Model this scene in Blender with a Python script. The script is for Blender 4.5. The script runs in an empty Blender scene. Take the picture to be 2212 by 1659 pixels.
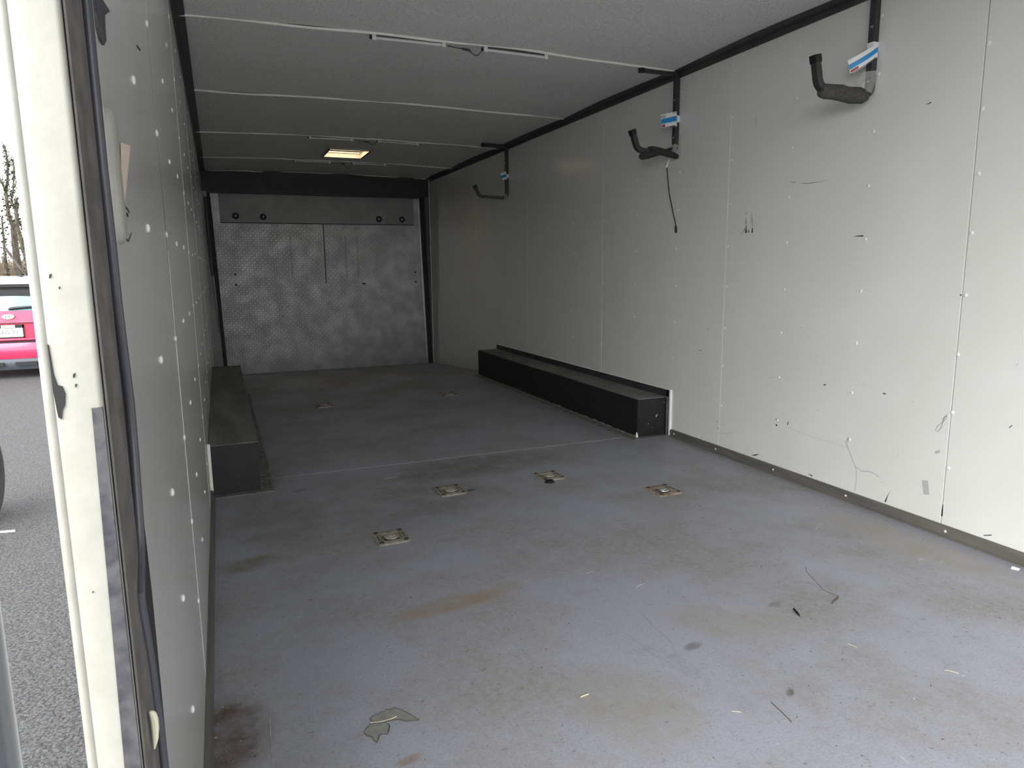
import bpy, math, random
from mathutils import Matrix, Vector

random.seed(7)
S = bpy.context.scene
C = S.collection

# ------------------------------------------------------------------ camera, sky, sun, exposure
W, H = 2.397, 1.968              # inner width and height of the trailer
LX = -0.0145                     # plane of the left wall's panels
GZ = -0.55                       # asphalt level (trailer floor is z = 0)
cam = bpy.data.objects.new('camera', bpy.data.cameras.new('camera'))
C.objects.link(cam)
yaw, pitch, roll = math.radians(22.4085), math.radians(-9.4653), math.radians(-0.5821)
fwd = Vector((math.sin(yaw)*math.cos(pitch), math.cos(yaw)*math.cos(pitch), math.sin(pitch)))
r0 = Vector((math.cos(yaw), -math.sin(yaw), 0)); u0 = r0.cross(fwd)
rt = math.cos(roll)*r0 + math.sin(roll)*u0
up = -math.sin(roll)*r0 + math.cos(roll)*u0
cam.matrix_world = Matrix(((rt.x, up.x, -fwd.x, 0.0767), (rt.y, up.y, -fwd.y, 0.0),
                           (rt.z, up.z, -fwd.z, 0.9602), (0, 0, 0, 1)))
cam.data.sensor_fit = 'HORIZONTAL'; cam.data.sensor_width = 36.0
cam.data.lens = 1516.8/2212*36
cam.data.clip_start = 0.02; cam.data.clip_end = 300
S.camera = cam

world = bpy.data.worlds.new('overcast_sky'); S.world = world
world.use_nodes = True
bg = world.node_tree.nodes['Background']
bg.inputs[0].default_value = (0.95, 0.98, 1.0, 1)
bg.inputs[1].default_value = 1.3

sun_d = bpy.data.lights.new('sun', 'SUN'); sun_d.energy = 3.0; sun_d.angle = math.radians(80)
sun_d.color = (1.0, 0.985, 0.96)
sun = bpy.data.objects.new('sun', sun_d); C.objects.link(sun)
sun.rotation_euler = Vector((0.78, 0.47, -0.48)).to_track_quat('-Z', 'Y').to_euler()

S.view_settings.view_transform = 'Standard'; S.view_settings.look = 'None'
S.view_settings.gamma = 1.0; S.view_settings.use_curve_mapping = False
S.view_settings.exposure = 1.36
S.cycles.max_bounces = 10; S.cycles.diffuse_bounces = 7
S.cycles.use_denoising = True

# ------------------------------------------------------------------ materials
def mat(name, c1, c2=None, scale=8.0, rough=0.5, metal=0.0, spec=0.5, bump=0.0, bscale=200.0,
        detail=4.0, lo=0.35, hi=0.65, stretch=(1, 1, 1), rough2=None, coat=0.0, coat_rough=0.06):
    m = bpy.data.materials.new(name); m.use_nodes = True
    nt = m.node_tree; b = nt.nodes['Principled BSDF']
    b.inputs['Base Color'].default_value = (*c1, 1)
    b.inputs['Roughness'].default_value = rough
    b.inputs['Metallic'].default_value = metal
    b.inputs['Specular IOR Level'].default_value = spec
    if coat:
        b.inputs['Coat Weight'].default_value = coat; b.inputs['Coat Roughness'].default_value = coat_rough
    tc = nt.nodes.new('ShaderNodeTexCoord'); mp = nt.nodes.new('ShaderNodeMapping')
    nt.links.new(tc.outputs['Object'], mp.inputs[0]); mp.inputs['Scale'].default_value = stretch
    if c2 is not None:
        n = nt.nodes.new('ShaderNodeTexNoise'); n.inputs['Scale'].default_value = scale
        n.inputs['Detail'].default_value = detail
        r = nt.nodes.new('ShaderNodeValToRGB')
        r.color_ramp.elements[0].position = lo; r.color_ramp.elements[0].color = (*c1, 1)
        r.color_ramp.elements[1].position = hi; r.color_ramp.elements[1].color = (*c2, 1)
        nt.links.new(mp.outputs[0], n.inputs['Vector']); nt.links.new(n.outputs[0], r.inputs[0])
        nt.links.new(r.outputs[0], b.inputs['Base Color'])
        if rough2 is not None:
            mr = nt.nodes.new('ShaderNodeMapRange'); mr.inputs[1].default_value = lo; mr.inputs[2].default_value = hi
            mr.inputs[3].default_value = rough; mr.inputs[4].default_value = rough2
            nt.links.new(n.outputs[0], mr.inputs[0]); nt.links.new(mr.outputs[0], b.inputs['Roughness'])
    if bump:
        n2 = nt.nodes.new('ShaderNodeTexNoise'); n2.inputs['Scale'].default_value = bscale
        n2.inputs['Detail'].default_value = 3
        bp = nt.nodes.new('ShaderNodeBump'); bp.inputs['Strength'].default_value = bump
        bp.inputs['Distance'].default_value = 0.002
        nt.links.new(tc.outputs['Object'], n2.inputs['Vector']); nt.links.new(n2.outputs[0], bp.inputs['Height'])
        nt.links.new(bp.outputs[0], b.inputs['Normal'])
    return m

def glass_like(name, col, rough, alpha):
    m = bpy.data.materials.new(name); m.use_nodes = True
    b = m.node_tree.nodes['Principled BSDF']
    b.inputs['Base Color'].default_value = (*col, 1); b.inputs['Roughness'].default_value = rough
    b.inputs['Alpha'].default_value = alpha
    return m

def mix_layer(nt, base, fac, col):
    mx = nt.nodes.new('ShaderNodeMix'); mx.data_type = 'RGBA'
    nt.links.new(fac, mx.inputs[0]); nt.links.new(base, mx.inputs[6]); mx.inputs[7].default_value = (*col, 1)
    return mx.outputs[2]

def floor_material():
    """blue-grey deck paint with trodden-in dirt, black scuffs, pale scratches and rusty patches"""
    m = mat('floor_paint', (0.33, 0.34, 0.392), rough=0.42, bump=0.22, bscale=190)
    nt = m.node_tree; b = nt.nodes['Principled BSDF']
    tc = nt.nodes.new('ShaderNodeTexCoord')
    def mp(scale=(1, 1, 1), rot=0.0, loc=(0, 0, 0), kind='POINT'):
        n = nt.nodes.new('ShaderNodeMapping'); n.vector_type = kind
        n.inputs['Scale'].default_value = scale; n.inputs['Rotation'].default_value = (0, 0, rot)
        n.inputs['Location'].default_value = loc
        nt.links.new(tc.outputs['Object'], n.inputs[0]); return n.outputs[0]
    def noise(vec, sc, det=5, rough=0.6):
        n = nt.nodes.new('ShaderNodeTexNoise'); n.inputs['Scale'].default_value = sc
        n.inputs['Detail'].default_value = det; n.inputs['Roughness'].default_value = rough
        nt.links.new(vec, n.inputs['Vector']); return n.outputs[0]
    def rng(v, a, c, lo=0.0, hi=1.0):
        n = nt.nodes.new('ShaderNodeMapRange'); n.inputs[1].default_value = a; n.inputs[2].default_value = c
        n.inputs[3].default_value = lo; n.inputs[4].default_value = hi
        nt.links.new(v, n.inputs[0]); return n.outputs[0]
    def mul(a, c):
        n = nt.nodes.new('ShaderNodeMath'); n.operation = 'MULTIPLY'
        nt.links.new(a, n.inputs[0]); nt.links.new(c, n.inputs[1]); return n.outputs[0]
    rgb = nt.nodes.new('ShaderNodeRGB'); rgb.outputs[0].default_value = (0.33, 0.34, 0.392, 1)
    col = rgb.outputs[0]
    n1 = noise(mp(), 2.3, 7, 0.62)
    n8 = noise(mp((1, 1, 1), 0.7, (2, 9, 0)), 48, 10, 0.75)
    col = mix_layer(nt, col, mul(rng(n1, 0.42, 0.64, 0, 1.0), rng(n8, 0.38, 0.60, 0.25, 1.0)), (0.255, 0.243, 0.215))
    n2 = noise(mp((1, 1, 1), 0.3), 9, 8, 0.7)
    col = mix_layer(nt, col, rng(n2, 0.54, 0.72, 0, 0.5), (0.24, 0.235, 0.225))
    # fine scuffs, slightly drawn out across the floor
    n3 = noise(mp((40, 66, 1), 0.35), 1.0, 12, 0.72)
    col = mix_layer(nt, col, mul(rng(n3, 0.585, 0.68), rng(n1, 0.32, 0.56, 0.35, 0.95)), (0.10, 0.10, 0.105))
    n4 = noise(mp((120, 80, 1), -0.5, (3, 1, 0)), 1.0, 4, 0.7)
    col = mix_layer(nt, col, rng(n4, 0.655, 0.70, 0, 0.85), (0.05, 0.05, 0.05))
    n5 = noise(mp((150, 14, 1), 0.9), 1.0, 3, 0.55)
    col = mix_layer(nt, col, rng(n5, 0.70, 0.76, 0, 0.45), (0.62, 0.62, 0.62))
    n6 = noise(mp((1, 1, 1), 0.1, (5, 2, 0)), 170, 4, 0.7)
    col = mix_layer(nt, col, rng(n6, 0.48, 0.72, 0, 0.5), (0.17, 0.17, 0.18))
    n7 = noise(mp((90, 130, 1), 1.1, (1, 7, 0)), 1.0, 6, 0.8)
    col = mix_layer(nt, col, rng(n7, 0.60, 0.75, 0, 0.4), (0.50, 0.50, 0.53))
    # patches with a place of their own: rust, oil, ground-in dirt
    nb = noise(mp(), 7, 6, 0.7)
    for cx, cy, rx, ry, rot, c, k in [
        (0.66, 1.83, 0.24, 0.055, 0.15, (0.27, 0.20, 0.13), 0.75),
        (0.11, 2.36, 0.16, 0.07, 0.2, (0.17, 0.15, 0.10), 0.8),
        (0.03, 1.46, 0.10, 0.16, 0.0, (0.10, 0.065, 0.045), 0.95),
        (1.30, 1.42, 0.22, 0.10, -0.6, (0.29, 0.27, 0.22), 0.6),
        (2.22, 1.62, 0.14, 0.42, 0.1, (0.30, 0.25, 0.17), 0.55),
        (0.86, 1.20, 0.16, 0.20, 0.3, (0.28, 0.26, 0.21), 0.55),
        (1.15, 3.15, 0.62, 0.20, 0.03, (0.15, 0.14, 0.125), 0.75),
        (0.75, 2.75, 0.45, 0.34, 0.3, (0.16, 0.155, 0.145), 0.6),
        (0.22, 2.75, 0.20, 0.36, 0.0, (0.15, 0.145, 0.135), 0.55),
        (0.36, 1.235, 0.035, 0.014, 0.2, (0.23, 0.14, 0.06), 1.0),
        (1.21, 1.11, 0.020, 0.010, 0.6, (0.08, 0.08, 0.07), 1.0),
        (1.035, 2.80, 0.03, 0.014, 0.2, (0.03, 0.03, 0.03), 1.0),
        (0.35, 3.10, 0.05, 0.02, 0.2, (0.05, 0.05, 0.05), 0.8),
        (1.48, 1.45, 0.030, 0.016, 0.2, (0.09, 0.09, 0.085), 0.9),
        (1.13, 1.36, 0.035, 0.018, 0.2, (0.10, 0.10, 0.09), 0.7),
    ]:
        mpn = mp((rx, ry, 1), rot, (cx, cy, 0), 'TEXTURE')
        g = nt.nodes.new('ShaderNodeTexGradient'); g.gradient_type = 'SPHERICAL'
        nt.links.new(mpn, g.inputs[0])
        f = mul(rng(g.outputs['Fac'], 0.0, 0.45, 0, k), rng(nb, 0.36, 0.6, 0.15, 1.0))
        col = mix_layer(nt, col, f, c)
    nt.links.new(col, b.inputs['Base Color'])
    nt.links.new(rng(n1, 0.35, 0.65, 0.36, 0.6), b.inputs['Roughness'])
    return m

def tag_material():
    """printed card: white with a blue band, a red corner block and a dark line of small print"""
    m = mat('printed_card', (0.82, 0.82, 0.80), rough=0.4)
    nt = m.node_tree; b = nt.nodes['Principled BSDF']
    at = nt.nodes.new('ShaderNodeUVMap'); at.uv_map = 'UVMap'
    sx = nt.nodes.new('ShaderNodeSeparateXYZ'); nt.links.new(at.outputs[0], sx.inputs[0])
    def band(o, a, c):
        g = nt.nodes.new('ShaderNodeMath'); g.operation = 'GREATER_THAN'; g.inputs[1].default_value = a
        l = nt.nodes.new('ShaderNodeMath'); l.operation = 'LESS_THAN'; l.inputs[1].default_value = c
        x = nt.nodes.new('ShaderNodeMath'); x.operation = 'MULTIPLY'
        nt.links.new(o, g.inputs[0]); nt.links.new(o, l.inputs[0])
        nt.links.new(g.outputs[0], x.inputs[0]); nt.links.new(l.outputs[0], x.inputs[1]); return x.outputs[0]
    def both(a, c):
        x = nt.nodes.new('ShaderNodeMath'); x.operation = 'MULTIPLY'
        nt.links.new(a, x.inputs[0]); nt.links.new(c, x.inputs[1]); return x.outputs[0]
    rgb = nt.nodes.new('ShaderNodeRGB'); rgb.outputs[0].default_value = (0.82, 0.82, 0.80, 1)
    col = mix_layer(nt, rgb.outputs[0], band(sx.outputs[1], 0.38, 0.70), (0.015, 0.27, 0.60))
    col = mix_layer(nt, col, band(sx.outputs[1], 0.34, 0.38), (0.25, 0.55, 0.78))
    col = mix_layer(nt, col, both(band(sx.outputs[1], 0.14, 0.30), band(sx.outputs[0], 0.02, 0.24)), (0.45, 0.04, 0.03))
    col = mix_layer(nt, col, both(band(sx.outputs[1], 0.0, 0.11), band(sx.outputs[0], 0.0, 0.9)), (0.10, 0.10, 0.10))
    col = mix_layer(nt, col, both(band(sx.outputs[1], 0.03, 0.07), band(sx.outputs[0], 0.05, 0.5)), (0.5, 0.5, 0.5))
    nt.links.new(col, b.inputs['Base Color'])
    return m

M = {}
M['wall'] = mat('white_wall_panel', (0.735, 0.73, 0.695), (0.765, 0.76, 0.73), scale=3, rough=0.3, bump=0.05, bscale=60, coat=0.85, coat_rough=0.17)
M['rivet'] = mat('white_rivet', (0.82, 0.81, 0.78), rough=0.3)
M['ceil'] = mat('grey_ceiling_sheet', (0.66, 0.66, 0.645), (0.90, 0.90, 0.88), scale=150, rough=0.75, bump=1.0, bscale=260)
M['bead'] = mat('white_seam_bead', (0.93, 0.92, 0.85), rough=0.4)
M['floor'] = floor_material()
M['trim'] = mat('dark_bronze_trim', (0.045, 0.045, 0.043), (0.06, 0.06, 0.055), scale=20, rough=0.4)
M['basetrim'] = mat('dark_grey_base_trim', (0.095, 0.092, 0.085), (0.14, 0.13, 0.115), scale=14, rough=0.5, stretch=(1, 0.2, 3))
M['alu'] = mat('dull_aluminium', (0.42, 0.42, 0.42), (0.55, 0.55, 0.54), scale=10, rough=0.38, metal=0.9)
M['tread'] = mat('smudged_tread_plate', (0.33, 0.33, 0.33), (0.45, 0.45, 0.445), scale=7, rough=0.50, metal=0.8,
                 lo=0.40, hi=0.75, detail=12, rough2=0.44)
M['flapmetal'] = mat('brushed_flap_metal', (0.30, 0.30, 0.30), (0.36, 0.36, 0.355), scale=6, rough=0.6, metal=0.6)
M['flange'] = mat('dirty_tread_flange', (0.17, 0.165, 0.15), (0.30, 0.29, 0.27), scale=22, rough=0.5, metal=0.5)
M['header'] = mat('black_header', (0.03, 0.031, 0.034), (0.042, 0.042, 0.046), scale=9, rough=0.5)
M['blackseal'] = mat('black_rubber', (0.012, 0.012, 0.013), rough=0.6)
M['wheelbox'] = mat('black_painted_wood', (0.007, 0.008, 0.008), (0.014, 0.014, 0.014), scale=25, rough=0.5, bump=0.2, bscale=90)
M['boxtop'] = mat('dusty_black_top', (0.12, 0.118, 0.112), (0.20, 0.195, 0.185), scale=9, rough=0.7, stretch=(1, 0.25, 1))
M['chip'] = mat('pale_chipped_edge', (0.32, 0.31, 0.28), (0.10, 0.10, 0.09), scale=60, rough=0.7)
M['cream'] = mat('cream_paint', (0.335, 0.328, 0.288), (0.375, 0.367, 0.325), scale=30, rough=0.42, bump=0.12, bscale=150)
M['beadcream'] = mat('cream_bead', (0.27, 0.262, 0.23), (0.31, 0.30, 0.265), scale=40, rough=0.5, bump=0.1, bscale=200)
M['brown'] = mat('brown_grey_seal', (0.105, 0.095, 0.09), (0.155, 0.14, 0.13), scale=35, rough=0.55, bump=0.25, bscale=120)
M['bulb'] = mat('worn_bulb_rubber', (0.06, 0.062, 0.075), rough=0.32)
M['tape'] = mat('dark_dusty_tape', (0.035, 0.035, 0.045), (0.085, 0.082, 0.088), scale=70, rough=0.7)
M['caulk'] = mat('yellowed_caulk', (0.72, 0.68, 0.50), rough=0.6)
M['hook'] = mat('black_powder_coat', (0.03, 0.03, 0.029), (0.042, 0.042, 0.04), scale=60, rough=0.38)
M['foam'] = mat('charcoal_foam', (0.022, 0.021, 0.020), (0.04, 0.038, 0.035), scale=80, rough=0.9, bump=0.4, bscale=260)
M['foamgrey'] = mat('worn_grey_foam', (0.05, 0.047, 0.043), (0.085, 0.08, 0.073), scale=80, rough=0.9, bump=0.5, bscale=200)
M['cap'] = mat('black_plastic_cap', (0.006, 0.006, 0.006), rough=0.45)
M['wrap'] = glass_like('clear_crinkled_wrap', (0.9, 0.9, 0.88), 0.12, 0.28)
M['card'] = tag_material()
M['white'] = mat('white_plastic', (0.85, 0.85, 0.84), rough=0.35)
M['lamp'] = mat('frosted_strip_lens', (0.74, 0.75, 0.75), rough=0.25)
M['print'] = mat('black_print', (0.02, 0.02, 0.02), rough=0.5)
M['steel'] = mat('zinc_screw', (0.55, 0.55, 0.53), rough=0.3, metal=1.0)
M['ventwood'] = mat('cream_vent_lining', (0.86, 0.78, 0.64), (0.88, 0.81, 0.68), scale=10, rough=0.5)
M['tie'] = mat('dusty_zinc_plate', (0.27, 0.25, 0.21), (0.44, 0.41, 0.35), scale=70, rough=0.5, metal=0.35)
M['tierust'] = mat('rusty_plate', (0.20, 0.12, 0.08), (0.36, 0.31, 0.25), scale=40, rough=0.65, metal=0.2)
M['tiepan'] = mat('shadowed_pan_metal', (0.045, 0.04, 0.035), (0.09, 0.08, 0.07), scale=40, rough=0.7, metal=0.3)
M['bolt'] = mat('rusty_bolt', (0.055, 0.035, 0.028), (0.10, 0.06, 0.045), scale=60, rough=0.6, metal=0.3)
M['straw'] = mat('dry_straw', (0.62, 0.55, 0.38), rough=0.7)
M['twig'] = mat('dark_twig', (0.10, 0.07, 0.05), rough=0.8)
M['leaf'] = mat('flattened_grey_leaf', (0.20, 0.20, 0.19), (0.25, 0.25, 0.235), scale=60, rough=0.75)
M['leafedge'] = mat('dark_leaf_edge', (0.07, 0.07, 0.06), rough=0.8)
M['crumb'] = mat('pale_crumbs', (0.60, 0.58, 0.54), (0.20, 0.18, 0.15), scale=30, rough=0.8)
M['mark'] = mat('black_scuff', (0.02, 0.02, 0.02), rough=0.7)
M['pencil'] = mat('grey_scratch', (0.22, 0.22, 0.22), rough=0.7)
M['smudge'] = mat('pale_grey_smudge', (0.45, 0.45, 0.44), rough=0.6)
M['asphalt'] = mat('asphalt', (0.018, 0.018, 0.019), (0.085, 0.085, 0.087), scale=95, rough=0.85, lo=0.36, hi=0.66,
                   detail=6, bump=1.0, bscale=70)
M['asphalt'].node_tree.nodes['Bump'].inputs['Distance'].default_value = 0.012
M['post'] = mat('dark_steel_post', (0.045, 0.047, 0.055), rough=0.3, spec=0.5)
M['red'] = mat('red_car_paint', (0.80, 0.035, 0.11), rough=0.35, coat=1.0)
M['redrecess'] = mat('red_car_recess', (0.62, 0.03, 0.08), rough=0.4, coat=0.6)
M['carwhite'] = mat('white_car_roof', (0.85, 0.85, 0.85), rough=0.25, coat=1.0)
M['carglass'] = mat('tinted_car_glass', (0.20, 0.33, 0.37), rough=0.08, spec=0.4)
M['carblack'] = mat('black_car_trim', (0.012, 0.012, 0.013), rough=0.4)
M['bumper'] = mat('grey_bumper_plastic', (0.10, 0.11, 0.13), rough=0.5)
M['taillight'] = mat('red_tail_lamp', (0.4, 0.01, 0.01), rough=0.1, coat=1.0)
M['plate'] = mat('white_number_plate', (0.85, 0.85, 0.85), rough=0.4)
M['faded'] = mat('faded_print', (0.60, 0.60, 0.62), rough=0.5)
M['tyre'] = mat('tyre_rubber', (0.02, 0.02, 0.02), (0.035, 0.034, 0.032), scale=30, rough=0.75)
M['bark'] = mat('grey_bark', (0.06, 0.05, 0.038), (0.11, 0.092, 0.07), scale=12, rough=0.9, stretch=(1, 1, 0.3))
M['ivy'] = mat('ivy_leaves', (0.022, 0.03, 0.009), (0.05, 0.055, 0.018), scale=6, rough=0.6)
M['brush'] = mat('dry_brush_stems', (0.12, 0.088, 0.058), (0.19, 0.142, 0.096), scale=3, rough=0.9)
M['exterior'] = mat('white_outer_skin', (0.75, 0.75, 0.73), rough=0.35)
lidm = bpy.data.materials.new('milky_vent_lid'); lidm.use_nodes = True
_nt = lidm.node_tree; _nt.nodes.remove(_nt.nodes['Principled BSDF'])
_t = _nt.nodes.new('ShaderNodeBsdfTranslucent'); _t.inputs[0].default_value = (0.95, 0.88, 0.74, 1)
_nt.links.new(_t.outputs[0], _nt.nodes['Material Output'].inputs[0]); M['lid'] = lidm

# ------------------------------------------------------------------ mesh helpers
class MB:
    def __init__(s): s.v = []; s.f = []; s.uv = None
    def add(s, vs, fs):
        o = len(s.v); s.v += [tuple(p) for p in vs]; s.f += [[o+i for i in f] for f in fs]; return s
    def box(s, a, b):
        (x0, y0, z0), (x1, y1, z1) = a, b
        return s.add([(x0,y0,z0),(x1,y0,z0),(x1,y1,z0),(x0,y1,z0),(x0,y0,z1),(x1,y0,z1),(x1,y1,z1),(x0,y1,z1)],
                     [(0,3,2,1),(4,5,6,7),(0,1,5,4),(1,2,6,5),(2,3,7,6),(3,0,4,7)])
    def hexa(s, p):                       # eight corners, bottom ring then top ring
        return s.add(p, [(0,3,2,1),(4,5,6,7),(0,1,5,4),(1,2,6,5),(2,3,7,6),(3,0,4,7)])
    def prism(s, poly, axis, a, b):       # extrude a 2-d outline along axis
        n = len(poly)
        def P(q, t):
            return {'x': (t, q[0], q[1]), 'y': (q[0], t, q[1]), 'z': (q[0], q[1], t)}[axis]
        return s.add([P(q, a) for q in poly] + [P(q, b) for q in poly],
                     [list(range(n))[::-1], list(range(n, 2*n))] +
                     [(i, (i+1) % n, n+(i+1) % n, n+i) for i in range(n)])
    def tube(s, pts, r, n=8, square=False, cap=True, up=None, phase=0.0):
        pts = [Vector(p) for p in pts]; rs = r if isinstance(r, (list, tuple)) else [r]*len(pts)
        rings = []; ref = None
        for i, p in enumerate(pts):
            t = (pts[min(i+1, len(pts)-1)] - pts[max(i-1, 0)])
            t = t.normalized() if t.length > 1e-9 else Vector((0, 0, 1))
            if ref is None:
                ref = Vector(up) if up else (Vector((0, 0, 1)) if abs(t.z) < 0.9 else Vector((0, 1, 0)))
            a = (ref - t*ref.dot(t)).normalized(); bvec = t.cross(a); ref = a
            ring = []
            for k in range(4 if square else n):
                if square:
                    sg = [(1,1),(-1,1),(-1,-1),(1,-1)][k]
                    ring.append(p + a*rs[i]*sg[0] + bvec*rs[i]*sg[1])
                else:
                    th = 2*math.pi*k/n + phase
                    ring.append(p + a*rs[i]*math.cos(th) + bvec*rs[i]*math.sin(th))
            rings.append(ring)
        m = 4 if square else n
        vs = [v for R in rings for v in R]; fs = []
        for i in range(len(rings)-1):
            for k in range(m):
                fs.append((i*m+k, i*m+(k+1) % m, (i+1)*m+(k+1) % m, (i+1)*m+k))
        if cap: fs += [list(range(m))[::-1], list(range((len(rings)-1)*m, len(rings)*m))]
        return s.add(vs, fs)
    def lathe(s, prof, center, axis='z', n=16):   # profile of (radius, height)
        vs = []; c = Vector(center)
        for (r, h) in prof:
            for k in range(n):
                a = 2*math.pi*k/n; u, w = r*math.cos(a), r*math.sin(a)
                vs.append(c + Vector({'z': (u, w, h), 'x': (h, u, w), 'y': (u, h, w)}[axis]))
        fs = [(i*n+k, i*n+(k+1) % n, (i+1)*n+(k+1) % n, (i+1)*n+k) for i in range(len(prof)-1) for k in range(n)]
        fs += [list(range(n))[::-1], list(range((len(prof)-1)*n, len(prof)*n))]
        return s.add(vs, fs)
    def grid(s, P, nu, nv):
        vs = [P(i/nu, j/nv) for j in range(nv+1) for i in range(nu+1)]
        return s.add(vs, [(j*(nu+1)+i, j*(nu+1)+i+1, (j+1)*(nu+1)+i+1, (j+1)*(nu+1)+i) for j in range(nv) for i in range(nu)])
    def ring(s, P, outer, inner):          # flat frame between two outlines with equal point counts
        n = len(outer)
        return s.add([P(q) for q in outer] + [P(q) for q in inner], [(i, (i+1) % n, n+(i+1) % n, n+i) for i in range(n)])

def obj(name, mb, m, parent=None, smooth=True, bevel=0.0, label=None, angle=40, stuff=False):
    me = bpy.data.meshes.new(name); me.from_pydata(mb.v, [], mb.f); me.validate(); me.update()
    import bmesh
    bm = bmesh.new(); bm.from_mesh(me); bmesh.ops.recalc_face_normals(bm, faces=bm.faces)
    if bevel:
        bmesh.ops.bevel(bm, geom=[e for e in bm.edges if e.is_manifold and e.calc_face_angle(0) > 0.6] , offset=bevel,
                        segments=2, affect='EDGES', clamp_overlap=True)
    bm.to_mesh(me); bm.free()
    if smooth:
        me.polygons.foreach_set('use_smooth', [True]*len(me.polygons))
        me.set_sharp_from_angle(angle=math.radians(angle))
    me.materials.append(M[m] if isinstance(m, str) else m)
    o = bpy.data.objects.new(name, me); C.objects.link(o)
    if parent: attach(o, parent)
    if label: o['label'] = label
    if stuff: o['kind'] = 'stuff'
    return o

def attach(o, parent):
    o.parent = parent
    loc = parent.location if parent.parent is None else Vector((0, 0, 0))
    o.matrix_parent_inverse = Matrix.Translation(-Vector(loc))

def tag(o, label, cat, group=None, kind=None):
    o['label'] = label; o['category'] = cat
    if group: o['group'] = group
    if kind: o['kind'] = kind
    return o

def thing(name, label, cat, loc=(0, 0, 0), group=None):
    e = bpy.data.objects.new(name, None); C.objects.link(e); e.location = loc; e.empty_display_size = 0.05
    return tag(e, label, cat, group)

def setting(name, label=None):
    e = bpy.data.objects.new(name, None); C.objects.link(e); e['kind'] = 'structure'; e.empty_display_size = 0.05
    if label: e['label'] = label
    return e

def copy_tree(o, parent=None):
    c = o.copy(); C.objects.link(c)
    if parent: c.parent = parent
    for ch in list(o.children): copy_tree(ch, c)
    return c

def text_mb(txt, size, place, extrude=0.0008):
    """flat lettering turned into a mesh; place maps (x, y, depth) to the scene"""
    cu = bpy.data.curves.new('lettering', 'FONT'); cu.body = txt; cu.size = size; cu.extrude = extrude
    cu.align_x = 'CENTER'; cu.align_y = 'CENTER'; cu.resolution_u = 2
    o = bpy.data.objects.new('lettering', cu); C.objects.link(o)
    dg = bpy.context.evaluated_depsgraph_get(); dg.update()
    me = bpy.data.meshes.new_from_object(o.evaluated_get(dg))
    mb = MB(); mb.add([place(*v.co) for v in me.vertices], [list(p.vertices) for p in me.polygons])
    bpy.data.objects.remove(o); bpy.data.meshes.remove(me); return mb

def arc(cx, cz, r, a0, a1, n=6):
    return [(cx + r*math.cos(math.radians(a0+(a1-a0)*i/n)), cz + r*math.sin(math.radians(a0+(a1-a0)*i/n))) for i in range(n+1)]

YF, YH, YB = -1.0, 5.86, 8.06        # open front end, hinge of the beavertail, header
D0, D1, DZ = -0.97, 0.634, 1.90       # front left opening the view looks through, its unseen width chosen for light
def beaver_z(y): return 0.0 if y < YH else -0.165*(y-YH)/(8.10-YH)

# ------------------------------------------------------------------ the setting: ground and trailer shell
ground = setting('ground')
g = MB(); g.grid(lambda u, v: (-40+80*u, -25+90*v, GZ), 8, 9)
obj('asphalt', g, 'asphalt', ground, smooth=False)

floor = setting('floor')
def slab(x0, x1, ya, yb, za, zb, t=0.02):
    return MB().hexa([(x0,ya,za-t),(x1,ya,za-t),(x1,yb,zb-t),(x0,yb,zb-t),(x0,ya,za),(x1,ya,za),(x1,yb,zb),(x0,yb,zb)])
obj('floor_panel', slab(LX, W, YF, 3.3385, 0, 0), 'floor', floor, smooth=False)
obj('floor_panel', slab(LX, W, 3.340, YH-.003, 0.0014, 0.0014, .0214), 'floor', floor, smooth=False)
obj('floor_panel', slab(LX, W, YH, 8.10, 0.002, -0.163, .02), 'floor', floor, smooth=False)
sub = MB(); sub.box((LX-.05, YF, -0.16), (W+.05, YH, -0.026))
obj('underframe', sub, 'trim', floor, smooth=False)

# walls: 4 ft panels with open joints
wr = setting('wall_right'); wl = setting('wall_left')
jy = [0.408+1.2192*k for k in range(-2, 8)]
for side, px, dirx, root in (('r', W, 1, wr), ('l', LX, -1, wl)):
    for k in range(len(jy)-1):
        for lo, hi, zlo in ((YF, YB+.06, None),) if side == 'r' else ((YF, D0, None), (0.76, YB+.06, None), (D0, 0.76, DZ)):
            ya, yb = max(jy[k]+.0018, lo), min(jy[k+1]-.0018, hi)
            if yb <= ya: continue
            mb = MB(); z0 = (-0.2 if yb > YH+.1 else -0.02) if zlo is None else zlo
            x0, x1 = sorted((px, px+dirx*.012))
            mb.box((x0, ya, z0), (x1, yb, H+.02))
            obj('wall_panel', mb, 'wall', root, smooth=False, bevel=.0012)
    x0, x1 = sorted((px+dirx*.0135, px+dirx*.042))
    if side == 'r':
        obj('outer_skin', MB().box((x0, YF, -0.2), (x1, 8.2, H+.07)), 'exterior', root, smooth=False)
    else:
        for a, b, z0 in ((YF, D0-.02, -.2), (0.66, 8.2, -.2), (D0-.02, 0.66, DZ)):
            obj('outer_skin', MB().box((x0, a, z0), (x1, b, H+.07)), 'exterior', root, smooth=False)
wf = setting('wall_front_added')  # partial wall behind the camera, added to shape the incoming light
obj('wall_panel', MB().box((1.70, YF-.012, -.02), (W, YF, H+.02)), 'wall', wf, smooth=False)
obj('outer_skin', MB().box((1.70, YF-.05, -.2), (W+.042, YF-.014, H+.07)), 'exterior', wf, smooth=False)
# the left wall's first joint has opened to a dark gap
gap = [(1.613, 1.42), (1.6155, 1.30), (1.619, 1.18), (1.621, 1.08), (1.618, 1.00), (1.614, .90), (1.613, .80), (1.6125, .80), (1.6125, 1.42)]
obj('joint_gap', MB().prism(gap, 'x', LX-.002, LX+.0004), 'blackseal', wl, smooth=False, label='dark gap where the joint has opened')
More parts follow.
